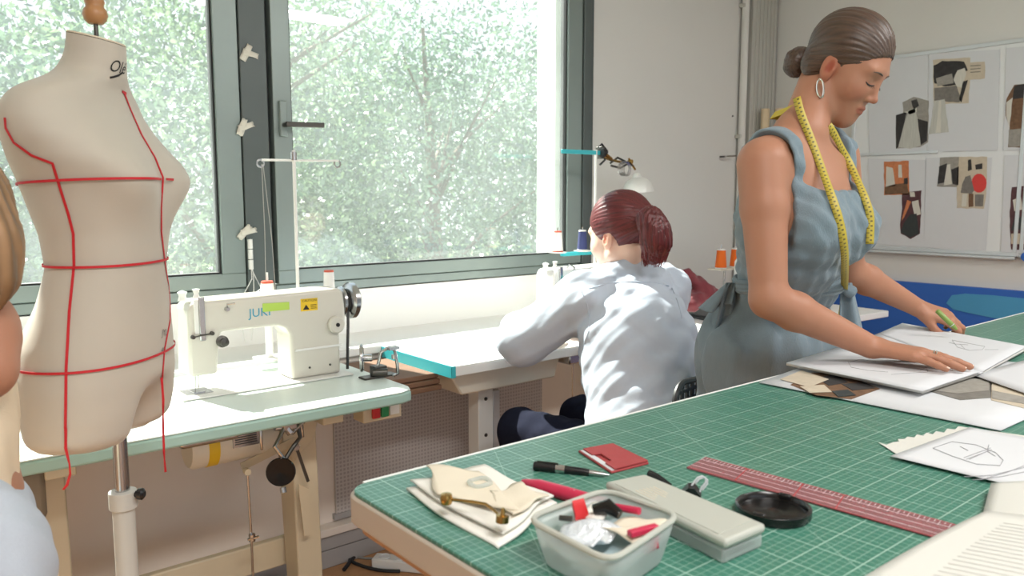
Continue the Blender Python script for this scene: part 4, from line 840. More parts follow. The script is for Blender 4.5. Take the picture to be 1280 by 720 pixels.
# ================================================================== CUTTING TABLE
CT = .92
ct = thing('cutting_table', 'large cream-edged cutting table in the foreground', 'table', (1.4, .2, 0))
CX0, CX1, CY0, CY1 = .437, 3.05, -.75, .868
def rrect(x0, x1, y0, y1, r, n=5):
    p = []
    for cx, cy, a0 in ((x1-r, y0+r, -90), (x1-r, y1-r, 0), (x0+r, y1-r, 90), (x0+r, y0+r, 180)):
        for k in range(n+1): a = math.radians(a0+90*k/n); p.append((cx+r*math.cos(a), cy+r*math.sin(a)))
    return p
MB().prism(rrect(CX0, CX1, CY0, CY1, .03), (0, 0, .036), (0, 0, CT-.041)).build('table_top', 'table_side', ct, bevel=.003)
MB().prism(rrect(CX0+.01, CX1-.01, CY0+.01, CY1-.01, .03), (0, 0, .012), (0, 0, CT-.053)).build('underside_board', 'wood_turned', ct)
for x, y in ((.60, .70), (2.9, .70), (.60, -.6), (2.9, -.6)): MB().box((x-.035, y-.035, 0), (x+.035, y+.035, CT-.053)).build('leg', 'black_plastic', ct, bevel=.004)
MB().box((.6, .68, .10), (2.9, .72, .14)).build('stretcher', 'black_plastic', ct)
MB().box((CX0+.03, CY1-.0045, CT-.016), (CX1-.03, CY1+.001, CT-.0005)).build('edge_trim', 'sill_white', ct)  # white strip stands in for sunlight along the table's far rim
mt = thing('cutting_mat', 'green gridded self-healing mat covering the whole foreground table', 'cutting mat', (CX0, CY0, CT-.005))
MB().prism([(a-CX0, b-CY0) for a, b in rrect(CX0+.003, CX1-.003, CY0+.003, CY1-.006, .028)], (0, 0, .005), (0, 0, .0001)).build('mat_sheet', 'mat_green', mt, local=True, bevel=.001)
MT = CT+.0003
on = lambda x, y, z=0.: atZ(x, y, MT+z)
# ---- ruler
R1, R2, R3, R4 = [on(*p) for p in ((858,586),(882,573),(1203,660),(1174,675))]
ru = thing('ruler', 'translucent pink patchwork ruler lying across the green mat', 'ruler', R1)
MB().prism([(p.x, p.y) for p in (R1, R2, R3, R4)], (0, 0, .0022), (0, 0, MT+.0002)).build('blade', 'ruler_pink', ru, bevel=.0005)
m = MB(); U_ = (R3-R2); V_ = (R1-R2)
for k in range(0, 61):
    a = R2+U_*(k/60)+Vector((0, 0, .0024)); m.bar(a, a+V_*(.30 if k % 2 == 0 else .16), .0005, .0002)
for f in (.25, .5, .75): a = R2+V_*f+Vector((0, 0, .0024)); m.bar(a, a+U_, .0007, .0002)
m.build('markings', 'paper', ru, smooth=False)
m = MB(); a = R2+Vector((0, 0, .0024))
for f in (.04, .96): m.bar(a+V_*f, a+V_*f+U_, .0012, .0003)
for f in (.20, .44, .60): m.bar(a+U_*f+V_*.04, a+U_*(f+.02)+V_*.96, .0016, .0003)
m.build('red_lines', 'leather_red', ru, smooth=False)
# ---- round black lid
c = on(966, 643); ld = thing('round_lid', 'round black plastic lid with a raised rim beside the ruler', 'lid', c)
MB().lathe([(.0, .0), (.040, .0), (.042, .003), (.042, .011), (.039, .0125), (.0365, .010), (.0355, .005), (.012, .0045), (.010, .0055), (.0, .0055)], c, n=48).build('disc', 'lens_black', ld, bevel=.0004)
for a in (.2, 3.3): d = Vector((math.cos(a), math.sin(a), 0)); MB().bar(c+d*.034+Vector((0, 0, .010)), c+d*.0405+Vector((0, 0, .010)), .014, .007).build('pinch_grip', 'black_plastic', ld, bevel=.002)
# ---- frosted case with lid
K = [on(757,612,.0), on(805,600,.0), on(957,680,.0), on(908,699,.0)]
cs = thing('plastic_case', 'flat frosted plastic case with clasp, behind the open plastic tub', 'case', K[0])
hC = .026
def inset(P, d):
    c = sum(P, Vector())/len(P); return [p+(c-p).normalized()*d for p in P]
K = [on(*p, hC) for p in ((756,602),(806,592),(958,655),(907,676))]
MB().prism([(p.x, p.y) for p in inset(K, .003)], (0, 0, hC*.6), (0, 0, MT)).build('tray', 'plastic_clear', cs, bevel=.003)
MB().prism([(p.x, p.y) for p in K], (0, 0, hC*.4), (0, 0, MT+hC*.6+.0005)).build('lid', 'plastic_frost', cs, bevel=.004)
I2 = inset(K, .014); MB().prism([(p.x, p.y) for p in I2], (0, 0, .0008), (0, 0, MT+hC+.0004)).build('lid_panel', 'plastic_frost', cs)
cc = K[0].lerp(K[2], .34); d1 = (K[3]-K[0]).normalized(); d2 = (K[1]-K[0]).normalized()
m = MB(); z = Vector((0, 0, .0012))
for k in range(6): m.bar(cc-d1*.018+d2*(-.012+k*.005)+z, cc+d1*(.014-.004*(k % 3))+d2*(-.012+k*.005)+z, .0011, .0008)
m.build('embossed_mark', 'linen', cs)
lo_ = inset(K, .02); m = MB()
for k in range(5): p = lo_[0].lerp(lo_[2], .1+.18*k); p.z = MT+.006; m.tube([p, p+Vector((.02*math.cos(k*2), .02*math.sin(k*2), .002))], .0035, 6)
m.build('contents', 'leather_red', cs)
# binder clip standing behind the case
c = on(864, 617); bc = thing('binder_clip', 'small binder clip with white wire loops behind the frosted case', 'clip', c)
MB().prism([(-.012, 0), (.012, 0), (.004, .010), (-.004, .010)], (.016, .012, 0), c-Vector((.008, .006, 0)), (.6, -.8, 0), (0, 0, 1)).build('body', 'black_plastic', bc)
dc = (c-EYE).dot(_F)
for dx, dd in ((0, .0), (7, .012)):
    MB().tube([atD(x+dx*.3, y+dx*.25, dc+dd) for x, y in ((860,618),(864,608),(868,602),(872,597),(878,595),(882,598),(882,603),(877,609),(873,619))], .0012, 6).build('wire_loop', 'paper', bc)
pk = on(820, 594); m = MB(); m.tube([on(812, 592, .006), on(822, 596, .006), on(838, 606, .004)], [.005, .004, .002], 8); m.build('pen_tip', 'black_plastic', label='small black pen cap poking out behind the frosted case', cat='cap')
# ---- open tub full of notions
rim = [on(*p, .046) for p in ((655,648),(757,611),(853,644),(763,704))]
tb = thing('plastic_tub', 'open clear plastic tub full of sewing notions at the front of the mat', 'tub', (sum((p.x for p in rim))/4, sum((p.y for p in rim))/4, MT))
def rpoly(P, r, n=6):
    out = []; N = len(P)
    for i in range(N):
        p = P[i]; a = (P[i-1]-p).normalized(); b = (P[(i+1) % N]-p).normalized(); s0 = p+a*r; s1 = p+b*r
        for k in range(n+1): t = k/n; out.append(s0*(1-t)**2+p*2*t*(1-t)+s1*t*t)
    return out
def shell(P, levels, name, m, parent, r=.022, thick=.0016):
    c = sum(P, Vector())/len(P); vs = []; fs = []; n = None
    for (s_, z) in levels:
        ring = rpoly([Vector((c.x+(p.x-c.x)*s_, c.y+(p.y-c.y)*s_, z)) for p in P], r); n = len(ring); vs += ring
    for i in range(len(levels)-1):
        for k in range(n): fs.append((i*n+k, i*n+(k+1) % n, (i+1)*n+(k+1) % n, (i+1)*n+k))
    fs.append(tuple(range(n))); return MB().add(vs, fs).build(name, m, parent, solid=thick)
shell(rim, [(.76, MT+.002), (.82, MT+.004), (.91, MT+.026), (.975, MT+.045)], 'wall', 'plastic_clear', tb)
rr2 = rpoly([Vector((p.x, p.y, MT+.046)) for p in inset(rim, .002)], .022); MB().tube(rr2+[rr2[0]], .0030, 8, cap=False).build('rim', 'plastic_frost', tb)
tc_ = sum(rim, Vector())/4; tc_.z = MT; ua = (rim[2]-rim[1]).normalized(); ub = (rim[1]-rim[0]).normalized()
print('tub', [(round(p.x,3), round(p.y,3)) for p in rim])
def q(a, b, z): return tc_+ (rim[1]-rim[0])*(a*.5)+(rim[3]-rim[0])*(b*.5)+Vector((0, 0, z*.88))
def wavy(cn, m, label, name, seed, amp=.004, n=9, cat='packet'):
    A_, B2, C_, D_ = cn; ph = seed*1.7
    f = lambda u, v: A_.lerp(B2, u).lerp(D_.lerp(C_, u), v)+Vector((0, 0, amp*(math.sin(u*7+ph+v*3)+math.sin(v*9-ph+u*4))*.6))
    return MB().grid(f, n, n).build(name, m, label=label, cat=cat, solid=.0012, ang=180)
wavy((q(.75,-.05,.040), q(.80,.70,.050), q(-.10,.80,.046), q(-.12,-.02,.046)), 'linen', 'cream paper packet lying in the plastic tub', 'paper_packet', 1, .002)
wavy((q(.0,-.75,.044), q(.15,.25,.046), q(-.65,.35,.040), q(-.78,-.45,.036)), 'foil', 'crumpled clear foil bag with silver pieces in the plastic tub', 'foil_bag', 2, .006, 14, 'bag')
wavy((q(.72,-.70,.026), q(.70,.55,.030), q(-.70,.60,.024), q(-.70,-.65,.022)), 'pale_blue_cloth', 'pale cloth scraps filling the bottom of the plastic tub', 'cloth_scraps', 3, .006, 12, 'cloth')
wavy((q(.60,-.75,.044), q(.72,-.30,.048), q(.05,-.22,.044), q(.0,-.72,.042)), 'linen_white', 'white paper tag in the far left corner of the plastic tub', 'paper_tag', 4, .003, 7, 'tag')
MB().tube([q(.62,-.45,.046), q(.75,.1,.050)], .004, 8).build('crayon', 'marker_pink', label='pink stick lying along the back of the plastic tub', cat='crayon')
MB().tube([q(.18,-.45,.050), q(.32,-.25,.056), q(.38,-.02,.050)], [.006, .008, .005], 10).build('thimble_case', 'black_gloss', label='small curved black piece in the plastic tub', cat='notion')
MB().prism([(-.009,-.006),(.008,-.008),(.010,.007),(-.006,.008)], (0,0,.006), q(-.05,-.58,.048), (1,0,0), (0,.6,.8)).build('red_clip', 'red_btn', label='small red clip in the left corner of the plastic tub', cat='clip')
MB().bar(q(-.10,.62,.052), q(.45,.74,.052), .008, .006).build('red_crayon', 'marker_pink', label='dark pink crayon at the right end of the plastic tub', cat='crayon', bevel=.001)
wavy((q(.15,.72,.026), q(.45,.78,.028), q(.40,.80,.046), q(.10,.78,.044)), 'marker_pink', 'pink scrap pressed against the right wall of the plastic tub', 'pink_scrap', 5, .001, 5, 'scrap')
MB().tube([q(-.42,-.70,.046), q(-.28,-.52,.046)], .003, 6).build('wire_piece', 'steel_dark', label='short grey wire piece in the left corner of the plastic tub', cat='wire')
# ---- card holder
P = [on(*p, .004) for p in ((723,562),(766,555),(811,577),(764,589))]
ch = thing('card_holder', 'dusty red leather card holder on the green mat', 'card holder', P[0])
MB().prism([(p.x, p.y) for p in P], (0, 0, .003), (0, 0, MT)).build('back', 'leather_red', ch, bevel=.0008)
A_, B2, C_, D_ = [Vector((p.x, p.y, MT+.0031)) for p in P]
e1 = lambda u, v: A_.lerp(B2, u).lerp(D_.lerp(C_, u), v)
MB().prism([(p.x, p.y) for p in (e1(.03,.04), e1(.16,.04), e1(.16,.97), e1(.03,.97))], (0, 0, .0008), (0, 0, MT+.003)).build('card', 'paper', ch)
MB().prism([(p.x, p.y) for p in (e1(.10,.03), e1(.99,.01), e1(.99,.99), e1(.10,.98), e1(.10,.72), e1(.30,.68), e1(.32,.35), e1(.10,.32))], (0, 0, .0022), (0, 0, MT+.0038)).build('front_pocket', 'leather_red', ch, bevel=.0006)
# ---- pen and marker
a, b = on(667, 582, .006), on(762, 594, .003); pn = thing('pen', 'black pen with steel tip left of the red card holder', 'pen', a)
MB().tube([a, a.lerp(b, .01), a.lerp(b, .30)], [.0045, .0062, .0062], 14).tube([a.lerp(b, .42), a.lerp(b, .70), a.lerp(b, .74)], [.0055, .0050, .0044], 14).build('barrel', 'black_plastic', pn)
MB().tube([a.lerp(b, .30), a.lerp(b, .42)], .0058, 14).build('metal_band', 'steel', pn); MB().tube([a.lerp(b, .74), a.lerp(b, .92), b], [.0042, .0030, .0008], 12).build('metal_tip', 'steel', pn)
MB().tube([a.lerp(b, .05)+Vector((0, 0, .0065)), a.lerp(b, .33)+Vector((0, 0, .0068))], .0012, 6).build('pocket_clip', 'steel_dark', pn)
a, b = on(653, 602, .006), on(722, 621, .008); d = b-a; mk_ = thing('marker', 'crimson marker pen between the linen napkin and the plastic tub', 'marker', a); b = a+d*1.45
MB().tube([a, a+d*.06, a+d*.32, a+d*.85, b], [.003, .0045, .0085, .0085, .0075], 18).build('barrel', 'marker_pink', mk_)
m = MB(); n_ = Vector((-d.y, d.x, 0)).normalized()
for k in range(6): c = a+d*(.62+.06*k)+Vector((0, -.003, .0078)); m.bar(c-n_*.002, c+n_*.002, .0016, .0006)
m.build('printed_marks', 'paper', mk_)
# ---- linen napkin with keepsakes
def cloth(P, m, label, name, z, seed, amp=.003, n=16, thick=.002, cat='cloth'):
    A_, B2, C_, D_ = [on(*p) for p in P]; ph = seed*2.1
    def f(u, v):
        p = A_.lerp(B2, u).lerp(D_.lerp(C_, u), v); w_ = math.sin(math.pi*min(1, max(0, u)))*.4+.6
        p.x += .004*math.sin(v*6+ph)*(u in (0, 1)); p.y += .004*math.sin(u*7+ph)*(v in (0, 1))
        return Vector((p.x, p.y, MT+z+amp*w_*(1+math.sin(u*5+ph+v*3)+.6*math.sin(v*8-ph+u*2))*.6))
    return MB().grid(f, n, n).build(name, m, label=label, cat=cat, solid=thick, ang=180)
nb_ = cloth(((507,616),(606,590),(694,634),(622,690)), 'linen_white', 'white folded napkin lying on the corner of the green mat', 'folded_napkin', .002, 1, .003, 18, .003)
nb2 = cloth(((512,612),(604,592),(690,632),(628,680)), 'linen_white', 'upper fold of the white napkin on the mat corner', 'napkin_fold', .009, 1, .003, 18, .0025)
nb2.parent = nb_; nb2.location = nb2.location-nb_.location
for k in ('label', 'category'): del nb2[k]
cl2_ = cloth(((533,598),(600,606),(655,660),(548,636)), 'linen', 'unbleached linen swatch on top of the white napkin', 'linen_swatch', .016, 3, .0028, 16, .0016)
cl3_ = cloth(((612,634),(650,622),(684,640),(640,664)), 'linen', 'second small linen swatch at the right side of the white napkin', 'linen_swatch', .017, 4, .0028, 12, .0016)
nk = thing('necklace_bar', 'brass bar with a round knob at either end lying on the linen swatch', 'jewellery', on(557, 628, .02))
k1 = on(558, 624, .026); k2 = on(628, 648, .026)
MB().lathe([(0, -.006), (.006, -.005), (.0075, 0), (.006, .006), (0, .007)], k1, (0,0,1), 20).build('knob', 'brass', nk)
MB().lathe([(0, -.004), (.007, -.004), (.007, .003), (.003, .004), (.002, .011), (0, .011)], k2, (.1,0,1), 20).build('knob', 'brass', nk)
MB().tube([k1, on(590, 627, .026), on(607, 630, .026), on(618, 638, .026), k2], .0018, 8).build('bar', 'brass', nk)
rg = on(600, 603, .018); MB().tube([rg+Vector((.013*math.cos(a), .013*math.sin(a), .001*math.sin(3*a))) for a in [k*math.pi/16 for k in range(33)]], .0028, 10, cap=False).build('bangle_ring', 'plastic_clear', label='clear glassy ring on the back edge of the white napkin', cat='ring')
# ---- sheets, magazine spreads, sketchbook
def page(P, z, name, m, label=None, cat=None, parent=None, curl=0, thick=.0012, n=8, curlv=0):
    A_, B2, C_, D_ = [atZ(x, y, MT+z) for x, y in P]
    f = lambda u, v: A_.lerp(B2, u).lerp(D_.lerp(C_, u), v)+Vector((0, 0, curl*(u**3)+curlv*v**3))
    return MB().grid(f, n, n).build(name, m, parent, label=label, cat=cat, solid=thick, ang=180)
# magazine collage sheet under the sketchbook (large folded card)
mg = thing('collage_card', 'large white card with pasted magazine cuttings under the sketchbook', 'card', on(1100, 490))
page(((949,478),(1085,430),(1400,470),(1251,538)), .003, 'card', 'paper', parent=mg, thick=.002)
def onp(px, z, name, m, parent, smooth=False): return MB().prism([(q_.x, q_.y) for q_ in [atZ(x, y, MT+z) for x, y in px]], (0, 0, .0005), (0, 0, MT+z-.0002), ).build(name, m, parent, smooth=smooth)
a = onp(((988,481),(1015,466),(1050,466),(1100,486),(1064,499),(1020,494)), .0046, 'cutting', 'print_brown', mg)
for k, (px, m_) in enumerate(((((1020,472),(1046,468),(1060,478),(1036,482)), 'print_dark'), (((1052,480),(1080,478),(1094,485),(1066,488)), 'print_dark'), (((1000,483),(1030,481),(1040,490),(1012,491)), 'print_tan'), (((1040,489),(1060,487),(1070,494),(1048,496)), 'print_black'))): onp(px, .0053+k*.0002, 'print_patch', m_, a)
onp(((975,474),(1002,463),(1036,474),(1012,484)), .0058, 'cutting', 'print_tan', mg)
a = onp(((1155,487),(1180,470),(1240,470),(1239,497),(1200,500)), .0046, 'cutting', 'print_grey', mg); onp(((1160,487),(1182,473),(1236,474),(1236,488),(1196,492)), .0053, 'print_patch', 'print_mid', a)
a = onp(((1238,478),(1330,490),(1320,520),(1239,500)), .0046, 'cutting', 'print_tan', mg); onp(((1240,488),(1300,500),(1300,508),(1240,498)), .0053, 'print_patch', 'print_mid', a)
page(((1214,468),(1290,448),(1400,470),(1300,498)), .009, 'loose_sheet', 'paper', 'white sheet under the right end of the sketchbook', 'sheet', curl=.0)
# sketchbook
sk = thing('sketchbook', 'open sketchbook with pencil drawings under the standing woman\'s hands', 'sketchbook', on(1130, 440, .012))
page(((983,455),(1060,432),(1227,466),(1153,490)), .0125, 'page_block', 'paper_edge', parent=sk, thick=.0060)
page(((983,454),(1061,431),(1227,464),(1153,489)), .0175, 'left_page', 'paper', parent=sk, thick=.0012)
page(((1098,417),(1128,404),(1284,433),(1227,465)), .0165, 'right_page', 'paper', parent=sk, thick=.0014, n=12)
page(((1058,432),(1100,416),(1229,465),(1225,467)), .0160, 'middle_page', 'paper', parent=sk, thick=.0012)
page(((1098,418),(1129,406),(1286,435),(1228,467)), .010, 'page_block', 'paper_edge', parent=sk, thick=.005)
def scrib(name, curves, z, parent, r=.00035):
    m = MB()
    for cv in curves: m.tube([atZ(x, y, MT+z) for x, y in cv], r, 4)
    return m.build(name, 'pencil_line', parent)
scrib('pencil_drawing', (((1190,425),(1197,434),(1212,438),(1228,437),(1231,433),(1215,430),(1190,425)), ((1186,428),(1194,430),(1210,431)), ((1231,437),(1248,437)), ((1200,430),(1206,436))), .0176, sk)
scrib('pencil_drawing', (((1060,452),(1064,459),(1085,463),(1110,465)), ((1062,453),(1075,449),(1095,452)), ((1114,468),(1140,466),(1160,465)), ((1150,463),(1158,459),(1160,465))), .0185, sk)
# torn sheet with a drawing, and a sheet below it
t5 = thing('torn_sheet', 'torn-edged cream sketch sheet at the right side of the mat', 'sheet', on(1160, 560))
top_ = [(1098,553),(1108,556),(1116,553),(1124,552),(1122,549),(1131,549),(1134,546),(1143,547),(1146,543),(1154,545),(1158,541),(1166,543),(1170,539),(1180,541),(1184,536),(1194,537),(1198,533),(1206,534)]
pts = top_+[(1290,546),(1290,600),(1130,574),(1118,566)]
onp(pts, .0012, 'torn_page', 'paper_cream', t5)
t6 = thing('sketch_sheet', 'thin white sketch sheet with a pencil hat shape, curling at the right', 'sheet', on(1200, 580))
A_ = [(1113,570),(1212,534),(1330,556),(1290,613)]
page(A_, .0045, 'page', 'paper', parent=t6, thick=.0006, n=12, curl=.0)
scrib('pencil_drawing', (((1166,560),(1190,552),(1220,556),(1245,566),(1254,575),(1250,582),(1220,580),(1190,570),(1166,560)), ((1205,572),(1238,560)), ((1208,574),(1240,562)), ((1212,574),(1236,563)), ((1200,558),(1210,563)), ((1236,556),(1234,564),(1244,570)), ((1205,596),(1240,594),(1290,582)), ((1215,600),(1250,596),(1290,588)), ((1225,600),(1260,590),(1290,578))), .0054, t6, .00045)
# open book at the near right corner
bk = thing('open_book', 'open book with printed lines at the near right corner of the mat', 'book', on(1250, 690))
def bookpage(P, zf, name, m, thick=.0012):
    A_, B2, C_, D_ = [atZ(x, y, MT+.001) for x, y in P]
    f = lambda u, v: A_.lerp(B2, u).lerp(D_.lerp(C_, u), v)+Vector((0, 0, zf(u, v)))
    return MB().grid(f, 16, 12).build(name, m, bk, solid=thick, ang=180), f
hump = lambda u, v: .002+.030*math.sin(min(1, v*1.25)*math.pi/2)**.7
L0, R0 = on(1092, 722), on(1092, 722)
# near-left leaf: curls up towards the spine on the right
o_, f1 = bookpage(((1232,663),(1400,700),(1400,860),(1040,752)), lambda u, v: .022-.018*v**2+.006*math.sin(u*2), 'left_page', 'paper_cream')
m = MB()
for k in range(20):
    v = .14+.036*k; pts_ = [f1(.24+.065*j, v)+Vector((0, 0, .0012)) for j in range(12)]; m.tube(pts_, .0003, 4)
m.build('printed_lines', 'print_line', bk)
o2_, f2 = bookpage(((1223,668),(1238,614),(1420,640),(1400,720)), lambda u, v: .004+.020*math.sin((1-u)*0+v*math.pi)*.6+.006*u, 'right_page', 'paper_cream')
MB().grid(lambda u, v: f1(u, v)-Vector((0, 0, .004+.0*v)), 16, 12).build('page_block', 'paper_edge', bk, solid=.006, ang=180)
# ================================================================== DRESS FORM
FC = Vector((.318, 1.578, 0)); FF = Vector((.777, -.629, 0)); FRt = Vector((-.629, -.777, 0))
zt_ = lambda y: 1.2-(y-302.5)*(.001406 if y < 302.5 else .00149)
TAB = [(50,.046,.045,.003),(70,.048,.047,.002),(88,.056,.052,-.004),(98,.074,.057,-.010),(106,.104,.061,-.018),(114,.136,.065,-.024),(124,.160,.071,-.028),(138,.176,.078,-.030),(155,.184,.088,-.024),(175,.184,.098,-.012),(200,.172,.110,.002),(222,.155,.114,.012),(240,.144,.112,.016),(260,.137,.106,.019),(290,.128,.094,.023),(330,.124,.086,.026),(370,.142,.091,.022),(420,.163,.104,.014),(465,.172,.110,.012),(500,.170,.106,.014),(525,.165,.100,.014),(538,.150,.090,.012),(541,.12,.07,.012)]
tz_ = np.array([zt_(t[0]) for t in TAB])[::-1]; ta, tb2, tyc = [np.array([t[i]+(-(t[0]-302.5)*.0613/690 if i == 3 else 0) for t in TAB])[::-1] for i in (1, 2, 3)]
def sm_interp(z, arr):                                   # smooth interpolation of the profile
    return sum(np.interp(z+d, tz_, arr)*w_ for d, w_ in ((-.008,.2),(0,.6),(.008,.2)))
def form_pt(phi, z, off=0.):
    a, b, yc = sm_interp(z, ta), sm_interp(z, tb2), sm_interp(z, tyc); c, s = math.cos(phi), math.sin(phi); n = 2.25
    r = (abs(c)**n+abs(s)**n)**(-1/n); x, y = a*r*s, b*r*c
    if c > 0:
        k = .024*math.exp(-((z-1.312)/.052)**2)*math.exp(-((abs(phi)-.62)/.36)**2); x *= 1+k/a; y *= 1+k/b
        y -= .010*math.exp(-((z-1.31)/.05)**2)*math.exp(-(phi/.22)**2)
    else:
        y *= 1-.0*c; y -= .018*math.exp(-((z-.99)/.07)**2)*math.exp(-((abs(phi)-2.6)/.4)**2)
    g = min(1, max(0, (.965-z)/.10)); g = g*g*(3-2*g)
    if g > 0: y *= 1-.86*g*math.exp(-(x/.045)**2)
    zz = z - max(0, (z-1.47)/.11)*.28*y*1.0
    return FC + FRt*(x*(1+off/a)) + FF*(yc+y*(1+off/b)) + Vector((0, 0, zz))
fm = thing('dress_form', 'cream linen dressmaker form with red style tapes and a turned wooden neck knob', 'dress form', (FC.x, FC.y, 0))
NZ, NP = 130, 96; zs = np.linspace(zt_(541), zt_(50), NZ)
V = np.array([form_pt(2*math.pi*j/NP-math.pi, z) for z in zs for j in range(NP)])
Q = np.array([(i*NP+j, i*NP+(j+1) % NP, (i+1)*NP+(j+1) % NP, (i+1)*NP+j) for i in range(NZ-1) for j in range(NP)])
torso = raw('torso', V, Q, 'form_cloth', fm)
top = [Vector(v) for v in V[-NP:]]; bot = [Vector(v) for v in V[:NP]]
tcn_ = sum(top, Vector())/NP; bcn = sum(bot, Vector())/NP
MB().add([p+Vector((0, 0, .001)) for p in top]+[tcn_+(p-tcn_)*.97+Vector((0, 0, .004)) for p in top]+[tcn_+Vector((0, 0, .005))], [(i, (i+1) % NP, NP+(i+1) % NP, NP+i) for i in range(NP)]+[(NP+i, NP+(i+1) % NP, 2*NP) for i in range(NP)]).build('neck_cap', 'form_cap', fm)
MB().add(bot+[bcn+(p-bcn)*.9+Vector((0, 0, -.004)) for p in bot], [(i, (i+1) % NP, NP+(i+1) % NP, NP+i) for i in range(NP)]+[tuple(range(NP, 2*NP))]).build('base_board', 'form_cloth', fm)
rod = atD(114, 50, 1.42); MB().tube([tcn_+Vector((0, 0, .0)), tcn_+Vector((0, 0, .030))], .004, 10).build('neck_rod', 'steel_dark', fm)
MB().lathe([(.0, 0), (.012, .001), (.018, .007), (.0205, .016), (.019, .024), (.0150, .029), (.0150, .034), (.0165, .038), (.0150, .043), (.014, .055), (.010, .066), (.016, .072), (.019, .080), (.016, .090), (.006, .097), (0, .098)], tcn_+Vector((0, 0, .027)), n=28).build('neck_knob', 'wood_turned', fm)
pc_ = atD(150, 560, 1.42); px_, py_ = pc_.x, pc_.y
tube_z = lambda y: atD(160, y, 1.42).z
MB().lathe([(.0125, 0), (.0125, zt_(538)-tube_z(632))], (px_, py_, tube_z(632)), n=20).build('inner_pole', 'steel', fm)
MB().lathe([(.019, 0), (.019, tube_z(632)-.12)], (px_, py_, .12), n=20).build('outer_pole', 'pipe_grey', fm)
cl_ = MB().lathe([(.0195, -.017), (.024, -.016), (.024, .016), (.0195, .017)], (px_, py_, tube_z(627)), n=20).build('height_collar', 'pipe_grey', fm, bevel=.001)
kn = Vector((px_, py_, tube_z(620))); MB().tube([kn, kn+_R*.032], .006, 8).lathe([(0,0),(.010,.0),(.011,.008),(.006,.012),(0,.012)], kn+_R*.028, _R, 10).build('clamp_knob', 'black_plastic', cl_)
for k in range(3):
    a = k*2.094+.4; d = Vector((math.cos(a), math.sin(a), 0)); l = MB().tube([Vector((px_, py_, .14))+d*.015, Vector((px_, py_, .10))+d*.14, Vector((px_, py_, .03))+d*.26], .012, 10).build('leg', 'pipe_grey', fm); MB().lathe([(0, 0), (.018, 0), (.018, .02), (0, .02)], Vector((px_, py_, 0))+d*.265, n=12).build('foot', 'black_plastic', l)
FB = bvh_of(torso)
def hit(bv, x, y, off=.0008):
    d = ray(x, y).normalized(); loc, n, i, dist = bv.ray_cast(EYE, d)
    return (loc+n*off*(1 if n.dot(d) < 0 else -1), n if n.dot(d) < 0 else -n) if loc else (None, None)
def densify(px, st=6):
    out = []
    for i in range(len(px)-1):
        a, b = px[i], px[i+1]; n = max(1, int(math.dist(a, b)/st)); out += [(a[0]+(b[0]-a[0])*k/n, a[1]+(b[1]-a[1])*k/n) for k in range(n)]
    return out+[px[-1]]
def ribbon(pts, nrm, wd, th=.0005):
    m = MB(); n = len(pts); vs = []
    for i, (p, nn_) in enumerate(zip(pts, nrm)):
        d = (pts[min(i+1, n-1)]-pts[max(i-1, 0)]).normalized(); s = d.cross(nn_).normalized(); u = s.cross(d).normalized()
        if u.dot(nn_) < 0: u = -u
        vs += [p-s*wd/2, p-s*wd/2+u*th, p+s*wd/2+u*th, p+s*wd/2]
    m.add(vs, [(i*4+k, i*4+(k+1) % 4, (i+1)*4+(k+1) % 4, (i+1)*4+k) for i in range(n-1) for k in range(4)]); return m
for zr in (1.307, 1.165, .995):
    P = [form_pt(a, zr+.006*math.cos(a)*(zr > 1.2), .0022) for a in [k*math.pi/120 for k in range(241)]]; N_ = [(p-(FC+Vector((0, 0, p.z)))).normalized() for p in P]
    ribbon(P, N_, .0042, .0009).build('style_tape', 'tape_red', fm)
for px in (((7,147),(8,160),(18,178),(40,194),(66,204),(75,233),(86,268),(92,292),(93,332),(87,390),(83,460),(82,536)), ((152,114),(157,117)), ((154,115),(162,136),(176,168),(193,197),(203,222),(201,260),(201,290),(206,332),(212,368),(212,400),(205,436),(202,474))):
    P = []; N_ = []
    for x, y in densify(px, 5):
        p, n = hit(FB, x, y, .0010)
        if p: P.append(p); N_.append(n)
    ribbon(P, N_, .0042, .0009).build('style_tape', 'tape_red', fm)
def tail(px, d0):
    P = [atD(x, y, d0+.004*k) for k, (x, y) in enumerate(densify(px, 8))]; N_ = [(EYE-p).normalized() + _R*.9*math.sin(k*.9) for k, p in enumerate(P)]
    ribbon(P, [n.normalized() for n in N_], .0045).build('tape_tail', 'tape_red', fm)
h0, _n = hit(FB, 82, 535); h1, _n = hit(FB, 202, 470)
dep = lambda p: (p-EYE).dot(_F)
tail(((82,535),(82,560),(87,580),(88,592),(84,606),(79,612)), dep(h0)-.004); tail(((202,472),(204,500),(204,540),(205,565),(207,590)), dep(h1)-.004)
def stamp(name, s, size, px, ux_px, m, parent, shear=0):
    """print wrapped on the cloth"""
    p0, n0 = hit(FB, *px)
    if p0 is None: return None
    p1, _ = hit(FB, px[0]+ux_px[0], px[1]+ux_px[1])
    if p1 is None: p1 = p0 + _R*.004
    ux = (p1-p0).normalized(); uy = n0.cross(ux).normalized()
    if uy.z < 0: uy = -uy
    vs, fs = text2d(s, size, shear); W = []
    for x, y in vs:
        q = p0+ux*x+uy*y; loc, nr, i, d = FB.find_nearest(q); W.append(loc+n0*.0009)
    return MB().add(W, fs).build(name, m, parent, smooth=False)
st_ = stamp('neck_lettering', 'Olé', .030, (147, 84), (4, 1), 'ink_black', fm, .5)
P = []; N_ = []
for x, y in densify(((137,97),(142,96),(148,94),(152,91)), 3):
    p, n = hit(FB, x, y, .0009); 
    if p: P.append(p); N_.append(n)
ribbon(P, N_, .0035, .0002).build('neck_underline', 'ink_black', fm)
stamp('hip_stamp', 'JYL', .020, (206, 415), (-4, -.5), 'print_grey', fm) if False else stamp('hip_stamp', 'JYL', .018, (205, 416), (3, -.3), 'print_grey', fm, .2)
